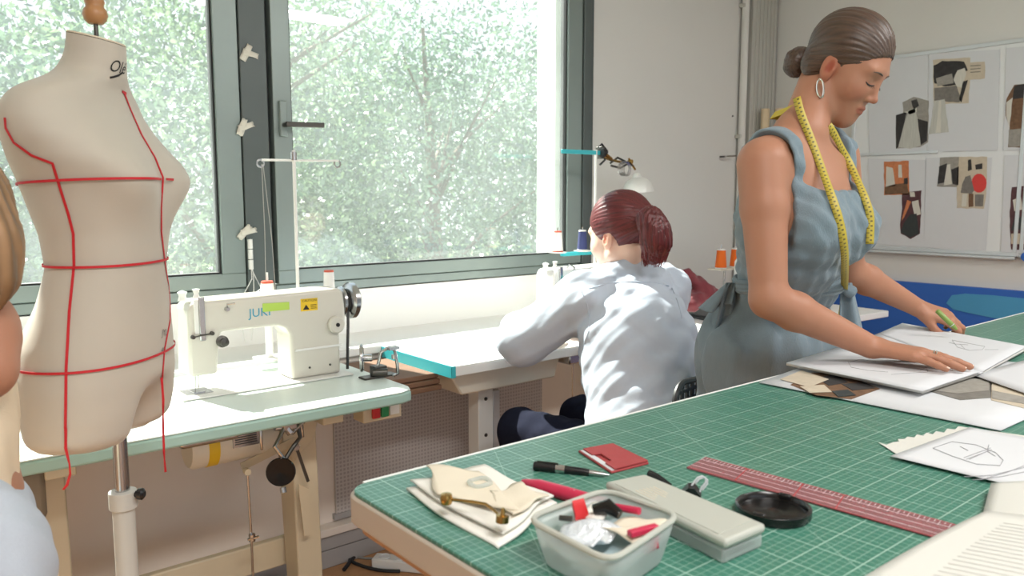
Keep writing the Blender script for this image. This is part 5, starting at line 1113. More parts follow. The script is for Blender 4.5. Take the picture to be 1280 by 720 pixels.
stamp('hip_stamp', '40', .016, (203, 438), (3, -.3), 'print_grey', fm, .2)
# ================================================================== PEOPLE
def head(S, C, fr, s=1.):
    C = np.array(C); T = lambda x, y, z: C+s*(np.array((x, y, z)) @ fr); E = lambda c, r, k=.012, op=1, R=None: S.ell(T(*c), np.array(r)*s, fr if R is None else R, k, op)
    E((0,-.016,.036), (.0745,.093,.086)); E((0,.030,-.018), (.060,.056,.076), .03)
    S.cone(T(.047,.000,-.062), T(.010,.062,-.098), .020*s, .016*s, .03); S.cone(T(-.047,.000,-.062), T(-.010,.062,-.098), .020*s, .016*s, .03)
    E((0,.066,-.099), (.016,.014,.014), .02)
    for q in (-1, 1):
        E((q*.037,.054,-.030), (.022,.022,.022), .028); E((q*.028,.070,.024), (.022,.010,.008), .02)
        E((q*.0315,.0935,.003), (.015,.012,.009), .014, -1)
    E((0,.055,-.070), (.034,.030,.026), .02)
    for q in (-1, 1): E((q*.031,.0665,.0015), (.0135,.0125,.0115), .003)
    S.cone(T(0,.076,.010), T(0,.0965,-.028), .0055*s, .0068*s, .014); E((0,.0995,-.033), (.0078,.0080,.0075), .007)
    for q in (-1, 1): E((q*.0098,.0895,-.037), (.0058,.0085,.0058), .006); E((q*.0052,.094,-.0425), (.0026,.0040,.0018), .002, -1)
    E((0,.0825,-.0605), (.0215,.0110,.0056), .005); E((0,.0812,-.0712), (.0180,.0110,.0070), .005); E((0,.0985,-.0655), (.022,.009,.0011), .002, -1)
    for q in (-1, 1):
        Re = frame(Vector(fr[1]*.95+fr[2]*.22+fr[0]*q*.0), Vector(fr[2])); ec = (q*.0725,-.010,-.016)
        E(ec, (.0085,.0175,.031), .006, 1, Re); E((q*.084,-.006,-.010), (.0095,.0120,.0215), .002, -1, Re); E((q*.0775,-.013,-.014), (.003,.003,.010), .002, 1, Re); E((q*.076,.004,-.016), (.004,.004,.006), .002)
    return T
def limb(S, pts, rad, k=.012, flat=None):
    for i in range(len(pts)-1): S.cone(pts[i], pts[i+1], rad[i], rad[i+1], k if i else .02, 1, flat)
def hand(S, W, d, side, nrm, curls, spread, thumb, s=1., fore=None):
    W, d, side, nrm = [np.array(v, float) for v in (W, d, side, nrm)]; d /= np.linalg.norm(d); side -= d*(side @ d); side /= np.linalg.norm(side); nrm = np.cross(d, side)*np.sign(np.cross(d, side) @ nrm)
    offs = (.027,.0095,-.009,-.026); L = (.071,.080,.074,.058); base = (.082,.086,.081,.073); tips = []
    for i in range(4):
        mc = W+d*base[i]*s+side*offs[i]*s+nrm*(.002 if i in (1, 2) else -.001)
        S.cone(W+side*offs[i]*.5*s, mc, .0155*s, .0108*s, .012, 1, (nrm, 1.15)); a = 0.; p = mc; pts = [mc]
        dd = d*math.cos(spread[i])+side*math.sin(spread[i])
        for j, fr_ in enumerate((.45,.30,.25)):
            a += curls[i][j]; v = dd*math.cos(a)-nrm*math.sin(a); p = p+v*L[i]*fr_*s; pts.append(p)
        r = (.0094,.0086,.0078,.0068) if i < 3 else (.0082,.0075,.0068,.0060)
        for j in range(3): S.cone(pts[j], pts[j+1], r[j]*s, r[j+1]*s, .003 if j else .006)
        tips.append(pts)
    b = W+d*.022*s+side*.022*s-nrm*.006; S.cone(W+d*.01*s+side*.008*s, b, .016*s, .014*s, .012); tp = [b]
    for j, (v, l) in enumerate(zip(thumb, (.040,.032,.026))):
        v = np.array(v, float); v = d*v[0]+side*v[1]+nrm*v[2]; v /= np.linalg.norm(v); tp.append(tp[-1]+v*l*s)
    for j in range(3): S.cone(tp[j], tp[j+1], (.0140,.0105,.0095,.0080)[j]*s, (.0140,.0105,.0095,.0080)[j+1]*s, .008 if j == 0 else .003)
    return tips, tp
def face_paint(T_, C, fr, s, lip=(.86,.58,.58), ear=(1., .80, .76)):
    C = np.array(C)
    def f(P):
        q = ((P-C) @ fr.T)/s; c = np.ones((len(P), 3))
        def blob(cx, cy, cz, rx, ry, rz, col, soft=1.):
            nonlocal c
            for sgn in ((-1, 1) if cx else (1,)):
                d = ((q[:, 0]-cx*sgn)/rx)**2+((q[:, 1]-cy)/ry)**2+((q[:, 2]-cz)/rz)**2; k = np.clip((1.25-d)/.5*soft, 0, 1)[:, None]; c = c*(1-k)+c*np.array(col)*k
        blob(0,.092,-.0655, .0225,.02,.0105, lip); blob(.042,.06,-.032, .026,.04,.022, (1., .87, .86), .5); blob(.0725,-.01,-.016, .018,.024,.034, ear); blob(.077,-.006,-.012, .012,.009,.016, (.82, .52, .48), .6)  # ears painted red for their red-lit look, darker red inside
        blob(0,.105,-.036, .014,.02,.010, (1., .88, .85), .6); blob(.031,.079,-.006, .016,.012,.004, (.90,.82,.80), .6)
        return c
    return f
def strands(C, fr, s, axis, n1=90, dark=.62):
    """fine light and dark streaks that run along the combed direction"""
    C = np.array(C); ax = np.array(axis, float); ax /= np.linalg.norm(ax); u = np.cross(ax, (0., .3, 1.)); u /= np.linalg.norm(u); v = np.cross(ax, u)
    def ang(P): q = P-C; return np.arctan2(q @ u, q @ v), q @ ax
    def paint(P):
        a, t = ang(P); x = .5+.5*np.sin(a*n1+3*np.sin(a*7+t*25)+2*np.sin(t*40+a*13)); y = .5+.5*np.sin(a*n1*.37+t*18+1.3); k = dark+(1-dark)*1.25*(.6*x+.4*y); return np.stack([k, k, k], 1)
    def disp(P): a, t = ang(P); return .0011*np.sin(a*46+2*np.sin(a*5+t*22))+.0006*np.sin(a*83+t*30)
    return paint, disp
# ---------------------------------------------------------------- the standing woman
hipY = 1.065
Rsh, Lsh = atD(952, 200, 1.62), atD(1047, 192, 1.83); Nk = atD(1003, 160, 1.71); mid = (Rsh+Lsh)/2
sfwd = Vector((Lsh.y-Rsh.y, -(Lsh.x-Rsh.x), 0)).normalized(); srt = Vector((-sfwd.y*-1, 0, 0)); TF = frame(sfwd)          # rows: her right, forward, up
Wst = Vector(atY(985, 352, 1.03)); Pel = Vector((Wst.x+.0, 1.055, .90)); HC = atD(1059, 84, 1.72)
hf = Vector((.12, -.80, -.54)).normalized(); HF = frame(hf); HS = .93
print('stand', tuple(mid), tuple(sfwd), 'waist', tuple(Wst), 'head', tuple(HC), 'shoulder w', (Rsh-Lsh).length)
loc = lambda c, r, f, u: np.array(c)+np.array((r, f, u)) @ TF
pw = thing('person', 'woman in a grey-blue sleeveless dress standing over the sketchbook, hair in a bun', 'person', (Pel.x, Pel.y, 0))
S = Sdf(); Tst = head(S, HC, HF, HS)
nb0 = Tst(0,-.035,-.055); Nkn = np.array(Nk)
S.cone(nb0+HF[1]*-.004, Nkn+np.array((0, 0, -.01)), .044, .050, .02)
RS, LS = np.array(Rsh), np.array(Lsh); MD = (RS+LS)/2
S.cone(Nkn+np.array((0, .01, -.02)), loc(RS, -.03, -.01, .004), .046, .040, .03); S.cone(Nkn+np.array((0, .01, -.02)), loc(LS, .03, -.01, .004), .046, .040, .03)
rib = loc(MD, 0, -.005, -.14); S.ell(rib, (.155,.108,.17), TF, .03); S.cone(loc(MD, .10, 0, -.02), loc(MD, -.10, 0, -.02), .055, None, .03)
bust = []
for q in (-1, 1): b = loc(MD, q*.078, .085, -.155); bust.append(b); S.ell(b, (.060,.050,.060), TF, .03)
W_ = np.array(Wst); PL = np.array(Pel); S.ell(W_, (.128,.095,.12), TF, .05); S.ell(PL, (.170,.115,.12), TF, .05)
for q in (-1, 1): S.ell(loc(PL, q*.07, -.05, -.03), (.08,.07,.09), TF, .03)
RE, RW = np.array(atD(961, 374, 1.585)), np.array(atZ(1090, 434, .972)); LE, LW = np.array(atD(1062, 338, 1.98)), np.array(atZ(1146, 384, .995))
print('arms', np.linalg.norm(RS-RE), np.linalg.norm(RE-RW), np.linalg.norm(LS-LE), np.linalg.norm(LE-LW))
def arm(S, A, B2, C_, s=1.):
    m1_ = A+(B2-A)*.35; S.cone(A+np.array((0, 0, -.008)), m1_, .050*s, .047*s, .03); S.cone(m1_, B2, .046*s, .0365*s, .012); m2_ = B2+(C_-B2)*.25
    S.cone(B2, m2_, .037*s, .0395*s, .015); S.cone(m2_, C_, .0385*s, .0240*s, .012)
arm(S, RS, RE, RW, 1.0); arm(S, LS, LE, LW, .97)
RWd = np.array(atZ(1208, 461, .946))-RW
rt, rth = hand(S, RW, (RWd[0], RWd[1], -.012), (1, .1, 0), (0, 0, 1), ((.10,.10,.05),(.10,.08,.05),(.12,.08,.05),(.12,.10,.05)), (.12,.03,-.05,-.19), ((.7,.6,-.25),(.9,.35,-.1),(1,.15,-.0)), 1.08)
LWd = np.array(atZ(1196, 405, .955))-LW
lt_, lth = hand(S, LW, (LWd[0], LWd[1], -.03), (-1, -.1, -.25), (0, .0, 1), ((.45,.75,.45),(.40,.85,.5),(.5,.8,.5),(.55,.8,.5)), (.08,.02,-.04,-.12), ((.75,.45,-.45),(.95,.1,-.35),(1,-.15,-.35)), .98)
for q in (-1, 1):                                            # legs, under the dress and behind the table
    hp = loc(PL, q*.09, 0, -.06); kn_ = loc(PL, q*.10, .02, -.42); an = loc(PL, q*.10, -.03, -.83); S.cone(hp, kn_, .085, .052, .03); S.cone(kn_, an, .054, .034, .02); S.cone(an, an+np.array((0, -.13, -.045))*1.0, .032, .022, .015)
body = S.build('body', 'skin', pw, .0028, face_paint(Tst, HC, HF, HS), label='bare tanned arms, neck and face')
BB = bvh_of(body)
# eyes looking down: lashes, brows; lids are part of the body
for q in (-1, 1):
    m = MB(); pts = []
    for k in range(9):
        a = math.pi*k/8; o = Vector(Tst(q*(.031+.0150*math.cos(a)), .13, -.0030-.0042*math.sin(a))); d = -Vector(HF[1]); h_, n_, i_, _ = BB.ray_cast(o, d); pts.append(h_-d*.0006 if h_ else Vector(Tst(q*.031, .08, -.005)))
    m.tube(pts, [.0005,.0010,.0014,.0015,.0015,.0015,.0014,.0010,.0005], 6)
    for k in range(1, 8): p = pts[k]; m.tube([p, p+Vector((hf.x, hf.y, hf.z))*.006+Vector(HF[2])*-.004], [.0005, .0002], 4)
    m.build('eyelashes', 'ink_black', body)
    pts = []
    for k in range(8):
        x = q*(.012+.0052*k); z = .0215+.0058*math.sin(k/7*2.3)-.004*(k/7); o = Vector(Tst(x, .13, z)); d = -Vector(HF[1]); h_, n_, i_, _ = BB.ray_cast(o, d); pts.append(h_-d*.0002 if h_ else Vector(Tst(x, .075, z)))
    MB().tube(pts, [.0008,.0018,.0021,.0021,.0019,.0016,.0012,.0006], 6).build('eyebrow', 'hair_brown', body)
hp_, hd_ = strands(HC, HF, HS, HF[1]*-1+HF[2]*-.45, 80, .5)
SH = Sdf(); TE = lambda c, r, k=.01, op=1: SH.ell(Tst(*c), np.array(r)*HS, HF, k, op)
TE((0,-.018,.038), (.0805,.0985,.0915)); TE((0,.104,-.055), (.108,.110,.121), .004, -1); SH.cone(Tst(.10,-.008,-.018), Tst(-.10,-.008,-.018), .0225*HS, None, .004, -1); TE((0,.03,-.13), (.12,.075,.070), .006, -1); SH.cone(Tst(.035,-.055,-.025), Tst(-.035,-.055,-.025), .036*HS, None, .02)
TE((0,-.088,-.030), (.026,.030,.026), .02); SH.disp = hd_
hair = SH.build('hair', 'hair_brown', pw, .0026, hp_)
SB = Sdf(); bc_ = Tst(0,-.112,-.045); SB.ell(bc_, (.036,.030,.036), HF); rb = random.Random(5)
for k in range(9):
    a = k*.7; SB.cone(bc_+np.array((.020*math.cos(a), .020*math.sin(a), -.012)) @ np.eye(3), bc_+np.array((.022*math.cos(a+1.2), .018*math.sin(a+1.2), .016)), .012, .008, .004)
bp2, bd2 = strands(bc_, HF, 1, HF[0], 30, .45); SB.disp = lambda P: bd2(P)*1.0; SB.build('hair_bun', 'hair_brown', pw, .0022, bp2)
m = MB()
for k in range(7):
    p = Vector(Tst(-.01+.008*(k-3), -.135, -.055)); m.tube([p, p+Vector((-.012*math.cos(k), .01*math.sin(k), -.012)), p+Vector((-.018*math.cos(k*1.3), .012*math.sin(k), -.026))], [.0007, .0005, .0002], 4)
m.build('loose_hair', 'hair_brown', pw)
ec = Vector(Tst(.086, -.004, -.044)); m = MB(); m.tube([ec+Vector(HF[1])*(.009*math.sin(a))+Vector((0, 0, -.019-.019*-math.cos(a)*-1)) for a in [k*math.pi/14 for k in range(29)]], .0021, 8, cap=False); m.build('hoop_earring', 'silver', pw)
# ring on the middle finger
a, b = Vector(rt[1][0]), Vector(rt[1][1]); c = a.lerp(b, .55); d = (b-a).normalized(); u = d.orthogonal().normalized(); v = d.cross(u)
for k in (-.0022, .0022): MB().tube([c+d*k+(u*math.cos(t)+v*math.sin(t))*.0102 for t in [i*math.pi/12 for i in range(25)]], .0013, 6, cap=False).build('finger_ring', 'silver', pw)
def nails(tips, nrm, parent):
    for pts in tips:
        a, b = Vector(pts[-2]), Vector(pts[-1]); d = (b-a).normalized(); n = Vector(nrm)-d*Vector(nrm).dot(d); n.normalize(); s_ = d.cross(n); c = b+n*.0042+d*.001
        MB().grid(lambda u, v: c+d*((v-.5)*.0095)+s_*((u-.5)*.0088*(1-.25*v*v))+n*(.0018*(1-(2*u-1)**2)-.0006*v), 5, 5).build('nail', 'skin_pale', parent, solid=.0005, ang=180)
nails([t for t in rt], (0, 0, 1), body); nails([lth], (-.7, -.5, .5), body)
# the dress: bodice, straps, skirt, sash
SD = Sdf(); o_ = .011
SD.ell(rib, (.155+o_, .108+o_, .175), TF, .03); SD.cone(loc(MD, .115, -.002, -.005), loc(MD, -.115, -.002, -.005), .052+o_, None, .03)
SD.cone(loc(RS, -.06, -.0, .005), loc(RS, -.012, 0, -.002), .048+o_*.6, .048+o_*.5, .02); SD.cone(loc(LS, .06, -.0, .005), loc(LS, .012, 0, -.002), .048+o_*.6, .048+o_*.5, .02)
for b in bust: SD.ell(b+np.array((0, .008, 0)), (.068,.062,.068), TF, .045)
SD.ell(W_+np.array((0, 0, .05)), (.142,.112,.13), TF, .05)
SD.ell(W_+np.array((0, 0, -.02)), (.136,.106,.06), TF, .03)
SD.cone(loc(RS, .0, .0, .0), RE, .062, .050, .006, -1); SD.cone(loc(LS, -.0, .0, .0), LE, .060, .050, .006, -1)
SD.cone(loc(RS, .03, 0, -.01), loc(RS, .10, 0, -.02), .066, .09, .006, -1); SD.cone(loc(LS, -.03, 0, -.01), loc(LS, -.10, 0, -.02), .064, .09, .006, -1)
SD.box(loc(MD, 0, .10, .02), (.098, .13, .095), TF, .02, .008, -1); SD.box(loc(MD, 0, -.10, .05), (.098, .13, .10), TF, .02, .008, -1); SD.ell(Nkn+np.array((0, 0, .02)), (.085,.085,.07), TF, .01, -1)
fb = folds(3, .0030, ((TF[0]+TF[2]*.5, 60, .8), (TF[0]-TF[2]*.7, 75, .6), (TF[2]+TF[1]*.3, 55, .6)))
SD.disp = fb; cp = lambda P: np.ones((len(P), 3))
bod = SD.build('bodice', 'dress_blue', pw, .0032, cp)
SK = Sdf(); sw = W_+np.array((0, 0, -.015)); SK.ell(W_+np.array((0, 0, -.015)), (.136,.108,.05), TF, .02)
hipc = PL+np.array((0, .025, -.0)); SK.ell(hipc, (.192,.165,.16), TF, .06); SK.cone(hipc+np.array((-.0, .005, -.10)), hipc+np.array((0, .045, -.42)), .175, .24, .05, 1, (TF[1], 1.25))
SK.disp = folds(9, .0045, ((TF[0], 48, 1.), (TF[0]*.8+TF[1]*.7, 40, .8), (TF[2]*.35+TF[0], 70, .4)))
SK.build('skirt', 'dress_blue', pw, .0042, cp)
# sash and its knot and tails
m = MB(); ring_ = lambda z, e: [Vector(loc(W_+np.array((0, 0, z)), (.136+e)*math.cos(a), (.108+e)*math.sin(a), .004*math.sin(3*a))) for a in [k*math.pi/24 for k in range(49)]]
for z in (-.012, -.004, .006): m.tube(ring_(z, .006), .0075, 8, cap=False)
m.build('sash', 'dress_blue', pw)
def drape(p0, p1, w0, w1, seed, name, m_='dress_blue', sway=.01, side=_R, n=14, thick=.0022):
    p0, p1 = Vector(p0), Vector(p1)
    f = lambda u, v: p0.lerp(p1, v)+side*((u-.5)*(w0+(w1-w0)*v))-_F*(sway*math.sin(u*9+seed)*(.4+v))+Vector((0, 0, -.01*math.sin(u*5)*v))
    return MB().grid(f, 12, n).build(name, m_, pw, solid=thick, ang=180)
k0 = Vector(loc(W_, .125, -.075, -.0)); drape(k0, k0+Vector((-.035, .01, -.20)), .030, .060, 1, 'sash_tail'); drape(k0, k0+Vector((-.005, .0, -.15)), .025, .05, 3, 'sash_tail')
drape(k0+Vector((0, 0, .0)), k0+Vector((-.035, .02, -.06)), .02, .07, 5, 'bow_loop', sway=.014)
kf = Vector(loc(W_, -.08, .105, -.02)); drape(kf+Vector((0, 0, .02)), kf+Vector((.03, -.005, -.12)), .03, .07, 2, 'sash_tail'); MB().tube([kf+Vector((-.02, 0, .01)), kf+Vector((.0, -.012, .0)), kf+Vector((.02, 0, -.01))], [.008, .016, .009], 10).build('sash_knot', 'dress_blue', pw)
# the tape measure hangs over body and dress
dress_b = [BB, bvh_of(bod)]
def hit2(x, y):
    best = None; d = ray(x, y).normalized()
    for bv in dress_b:
        l, n, i, ds = bv.ray_cast(EYE, d)
        if l and (best is None or ds < best[2]): best = (l, n if n.dot(d) < 0 else -n, ds)
    return best
tm = thing('tape_measure', 'yellow tape measure hanging round the neck of the standing woman', 'tape measure', Vector(Nk)-Vector((0, 0, .3)))
def tape(px, lift=.003, wd=.0165, sm=5):
    D_ = densify(px, 4); hs = [hit2(x, y) for x, y in D_]; ok = [i for i, h in enumerate(hs) if h]
    if not ok: return None
    dd = np.interp(range(len(D_)), ok, [dep(hs[i][0]) for i in ok]); dd = np.array([dd[max(0, i-4):i+5].min() for i in range(len(dd))]); dd = np.convolve(np.pad(dd, 4, 'edge'), np.ones(9)/9, 'valid')
    P = [atD(x, y, d_-lift) for (x, y), d_ in zip(D_, dd)]; nn0 = [hs[min(ok, key=lambda k: abs(k-i))][1] for i in range(len(D_))]; N_ = [((n_*.6)+(EYE-p).normalized()*.8).normalized() for n_, p in zip(nn0, P)]
    for _ in range(sm):
        P = [P[0]]+[(P[i-1]+P[i]*2+P[i+1])/4 for i in range(1, len(P)-1)]+[P[-1]]; N_ = [N_[0]]+[(N_[i-1]+N_[i]*2+N_[i+1]).normalized() for i in range(1, len(N_)-1)]+[N_[-1]]
    vs = []; U_ = [0.]; n = len(P)
    for i in range(n):
        d = (P[min(i+1, n-1)]-P[max(i-1, 0)]).normalized(); s = d.cross(N_[i]).normalized(); vs += [P[i]-s*wd/2+N_[i]*.001, P[i]+s*wd/2+N_[i]*.001]
        if i: U_.append(U_[-1]+(P[i]-P[i-1]).length)
    o = MB().add(vs, [(2*i, 2*i+1, 2*i+3, 2*i+2) for i in range(n-1)]).build('tape_strip', 'tape_yellow', tm, ang=180, solid=.0008)
    uvl = o.data.uv_layers.new(name='UVMap')
    for lp_ in o.data.loops: k = lp_.vertex_index; uvl.data[lp_.index].uv = (U_[k//2], float(k % 2))
    return o
tape(((996,122),(1000,140),(1008,160),(1016,180),(1026,208),(1036,236),(1046,264),(1053,292),(1056,318),(1056,345),(1055,368)))
t0_ = hit2(1055, 345) or hit2(1045, 345); d0_ = dep(t0_[0])-.004 if t0_ else 1.75
ribbon([atD(x, y, d0_+q_) for x, y, q_ in ((1056,350,0),(1055,372,.0),(1052,395,.008),(1047,418,.012),(1042,440,.016))], [(EYE-t0_[0]).normalized()]*5, .016, .0008).build('tape_strip', 'tape_yellow', tm)
tape(((1036,157),(1042,166),(1050,182),(1062,205),(1074,230),(1083,252),(1088,268),(1088,285),(1087,305)), .003)
c0 = Vector(Nk)+Vector((0, .065, -.0)); bk_ = [(hit2(998, 132) or (Vector(Nk)+Vector((-.05, .05, .02)),))[0], Vector(Nk)+Vector((-.02, .062, .030)), Vector(Nk)+Vector((.045, .045, .030)), Vector(Nk)+Vector((.078, -.0, .008))]
ribbon(bk_, [Vector((-.6, .3, .4)).normalized(), Vector((0, .9, .4)).normalized(), Vector((.7, .6, .4)).normalized(), Vector((.9, -.2, .4)).normalized()], .019, .0008).build('tape_strip', 'tape_yellow', tm)
# green marking pencil in her left hand
a, b = atZ(1171, 388, 1.003), atZ(1196, 412, .958); gp = thing('marking_pencil', 'stubby green marker held in the left hand of the standing woman', 'pencil', b)
MB().tube([a, a.lerp(b, .04), a.lerp(b, .8), b], [.004, .0062, .0062, .003], 12).build('barrel', 'pencil_green', gp); MB().tube([b.lerp(a, .25), b], [.0066, .0030], 12).build('grey_end', 'board_alu', gp)
# ---------------------------------------------------------------- the seated woman
H2 = atD(774, 293, 2.40); h2f = Vector((-.10, .95, -.22)).normalized(); HF2 = frame(h2f); s2_ = 1.03
ps_ = thing('person', 'woman seated at the second machine, dark red ponytail and pale blue shirt, seen from behind', 'person', (H2.x-.08, H2.y-.3, 0))
S = Sdf(); T2 = head(S, H2, HF2, s2_); N2 = np.array(atD(781, 336, 2.41)); B2f = frame((.05, 1, 0))
l2 = lambda c, r, f, u: np.array(c)+np.array((r, f, u)) @ B2f
Ls2, Rs2 = l2(N2, -.165, -.005, -.075), l2(N2, .165, -.02, -.075); P2 = np.array((N2[0]-.11, N2[1]-.20, .56))
S.cone(T2(0,-.03,-.055), N2+np.array((0, 0, -.02)), .050, .056, .02); S.cone(Ls2, Rs2, .055, None, .03); S.cone(N2+np.array((0, -.02, -.16)), P2, .10, .12, .03); S.ell(P2, (.17,.13,.12), B2f, .05)
Le2, Lw2 = np.array((1.575, 1.86, .835)), np.array((1.83, 2.05, .80)); Re2, Rw2 = np.array((2.13, 1.82, .84)), np.array((2.06, 2.06, .80))
arm(S, Ls2, Le2, Lw2, .95); arm(S, Rs2, Re2, Rw2, .95)
cr = ((.3,.3,.2),)*4; hand(S, Lw2, (.75, .6, -.15), (.3, -.3, 0), (0, 0, 1), cr, (.1,.03,-.04,-.14), ((.7,.6,-.25),(.9,.3,-.1),(1,.1,0)), .95); hand(S, Rw2, (-.35, .9, -.15), (-.8, -.2, 0), (0, 0, 1), cr, (.1,.03,-.04,-.14), ((.7,.6,-.25),(.9,.3,-.1),(1,.1,0)), .95)
kn2 = []
for q in (-1, 1):
    hp = l2(P2, q*.09, .03, -.02); kk = l2(P2, q*.13, .44, -.02); an = np.array((kk[0], kk[1]-.02, .10)); kn2.append((hp, kk, an)); S.cone(hp, kk, .075, .052, .03); S.cone(kk, an, .05, .034, .02); S.cone(an, an+np.array((0, .13, -.05)), .032, .024, .015)
b2 = S.build('body', 'skin_pale', ps_, .004, face_paint(T2, H2, HF2, s2_, ear=(1, .86, .82)))
SP = Sdf()
for hp, kk, an in kn2: SP.cone(hp, kk, .092, .068, .02); SP.cone(kk, an+np.array((0, 0, .05)), .066, .050, .02)
SP.ell(P2+np.array((0, 0, -.02)), (.18,.14,.12), B2f, .04); SP.disp = folds(5, .003, (((1, 0, 0), 50, 1), ((0, 1, .4), 40, .7))); SP.build('trousers', 'navy_cloth', ps_, .006, cp)
for hp, kk, an in kn2: MB().grid(lambda u, v, an=an: Vector(an)+Vector(((u-.5)*.10, -.06+v*.24, -.055+.07*math.sin(u*math.pi)*(1-.5*v))), 8, 8).build('shoe', 'black_plastic', ps_, solid=.006, ang=180)
SS = Sdf(); SS.cone(l2(Ls2, .01, 0, -.004), l2(Rs2, -.01, 0, -.004), .075, None, .03); SS.cone(N2+np.array((0, -.02, -.035)), l2(Ls2, .03, 0, .0), .068, .070, .03); SS.cone(N2+np.array((0, -.02, -.035)), l2(Rs2, -.03, 0, .0), .068, .070, .03)
ch2 = l2(N2, 0, -.03, -.16); m2b = (N2+P2)/2+np.array((0, -.01, .03)); SS.cone(ch2+np.array((0, .01, .03)), m2b, .155, .175, .05, 1, (B2f[1], 1.12)); SS.cone(m2b, P2+np.array((.0, -.01, .02)), .180, .200, .05, 1, (B2f[1], 1.25))
SS.cone(Ls2+np.array((0, 0, -.005)), Le2, .078, .080, .035); SS.cone(Le2, Lw2+(Le2-Lw2)*.25, .082, .048, .03); SS.cone(Rs2, Re2, .078, .078, .035); SS.cone(Re2, Rw2+(Re2-Rw2)*.25, .078, .048, .03)
SS.cone(N2+np.array((0, -.012, -.035)), l2(N2, 0, .0, .022), .070, .060, .02); SS.ell(np.array(T2(0,.0,-.09))+np.array((0, .03, .03)), (.056,.058,.05), B2f, .008, -1)
v1 = (Le2-Ls2)/np.linalg.norm(Le2-Ls2)
SS.disp = folds(12, .0050, (((.7, .2, .75), 32, 1.), ((-.6, .4, .8), 38, .8), ((1, .3, .1), 36, .7), ((.2, .9, .6), 62, .4)))
shirt = SS.build('shirt', 'shirt_blue', ps_, .0045, cp)
SBV = bvh_of(shirt)
def seam(px, r=.0016):
    P = []
    for x, y in densify(px, 6):
        p, n = hit(SBV, x, y, .0006)
        if p: P.append(p)
    if len(P) > 2: MB().tube(P, r, 6).build('seam', 'shirt_blue', shirt)
seam(((726,362),(733,378),(737,396),(736,414),(730,430))); seam(((736,361),(760,354),(790,352),(815,353),(836,357))); seam(((840,360),(848,380),(852,398)))
SC_ = Sdf(); cN = l2(N2, 0, -.004, .010)
for k in range(24):
    a0, a1 = [t*2*math.pi/24 for t in (k, k+1)]; g = lambda a: l2(cN, .064*math.cos(a), .060*math.sin(a), -.006*math.sin(a)); 
    if abs(a0-math.pi/2) > .35: SC_.cone(g(a0)+np.array((0, 0, .0)), g(a1), .006, None, .003); SC_.cone(g(a0)+np.array((0, 0, -.016)), g(a1)+np.array((0, 0, -.016)), .009, None, .012)
SC_.build('collar', 'shirt_blue', ps_, .0035, cp)
hp2, hd2 = strands(T2(0,-.105,.03), HF2, 1, HF2[1], 70, .45); SH = Sdf(); E2 = lambda c, r, k=.01, op=1: SH.ell(T2(*c), np.array(r)*s2_, HF2, k, op)
E2((0,-.018,.036), (.0835,.101,.094)); E2((0,.112,-.05), (.110,.112,.112), .006, -1); SH.cone(T2(.10,-.010,-.020), T2(-.10,-.010,-.020), .020*s2_, None, .006, -1); E2((0,.01,-.140), (.12,.10,.070), .008, -1); E2((0,-.10,.012), (.045,.035,.045), .03); SH.disp = hd2
SH.build('hair', 'hair_red', ps_, .0032, hp2)
t0 = T2(0,-.118,.028); MB().tube([Vector(t0)+Vector(HF2[0])*(.021*math.cos(a))+Vector(HF2[2])*(.021*math.sin(a)) for a in [k*math.pi/10 for k in range(21)]], .0045, 8, cap=False).build('hair_tie', 'black_plastic', ps_)
ST_ = Sdf(); pd = [atD(x, y, 2.40-dd) for x, y, dd in ((800,272,.14),(812,274,.16),(819,288,.165),(820,303,.16),(816,318,.155))]; pr = [.020,.034,.040,.042,.030]
pd = [np.array(p) for p in pd]; pd[0] = np.array(t0)
for i in range(4): ST_.cone(pd[i], pd[i+1], pr[i], pr[i+1], .02)
pp2, pdisp = strands(pd[2]+np.array((0, 0, .05)), HF2, 1, (0, 0, 1), 44, .4); ST_.disp = lambda P: pdisp(P)*2.0; ST_.build('ponytail', 'hair_red', ps_, .003, pp2)
m = MB(); rs = random.Random(8)
for k in range(90):
    a = rs.uniform(0, 6.28); q = rs.uniform(.2, 1)**.5; o = Vector(pd[3])+_R*(.040*q*math.cos(a))+_F*(.036*q*math.sin(a))
    e = Vector(pd[4])+_R*(.034*q*math.cos(a)+rs.uniform(-.004, .006))+_F*(.03*q*math.sin(a))+Vector((0, 0, -.026+rs.uniform(-.012, .008))); m.tube([o, o.lerp(e, .5)+_R*.004*math.cos(a), e], [.0030, .0024, .0006], 4)
m.build('ponytail_ends', 'hair_red', ps_)
# her chair
cb = thing('chair', 'black chair with a perforated plastic back beside the seated woman', 'chair', (1.80, 1.45, 0))
m = MB(); BX0, BX1, BY, BZ0, BZ1 = 1.575, 1.99, 1.255, .56, .80
fr_pts = [Vector((p[0], BY+.03*(1-((p[0]-1.782)/.21)**2), p[1])) for p in rrect(BX0, BX1, BZ0, BZ1, .05, 6)]; m.tube(fr_pts+[fr_pts[0]], .0085, 8, cap=False); fb_ = m.build('back_frame', 'chair_black', cb)
m = MB(); yb = lambda x: BY+.03*(1-((x-1.782)/.21)**2)
for k in range(15): x = BX0+.015+k*.0275; m.bar((x, yb(x), BZ0+.008), (x, yb(x), BZ1-.008), .009, .006, (0, 1, 0))
for k in range(9):
    z = BZ0+.016+k*.025
    for j in range(14): xa, xb = BX0+.008+j*.0285, BX0+.008+(j+1)*.0285; m.bar((xa, yb(xa), z), (xb, yb(xb), z), .006, .009, (0, 0, 1))
m.build('back_lattice', 'chair_black', cb)
MB().prism([(p[0], p[1]) for p in rrect(1.62, 2.03, 1.30, 1.70, .05)], (0, 0, .025), (0, 0, .415)).build('seat', 'chair_black', cb, bevel=.006)
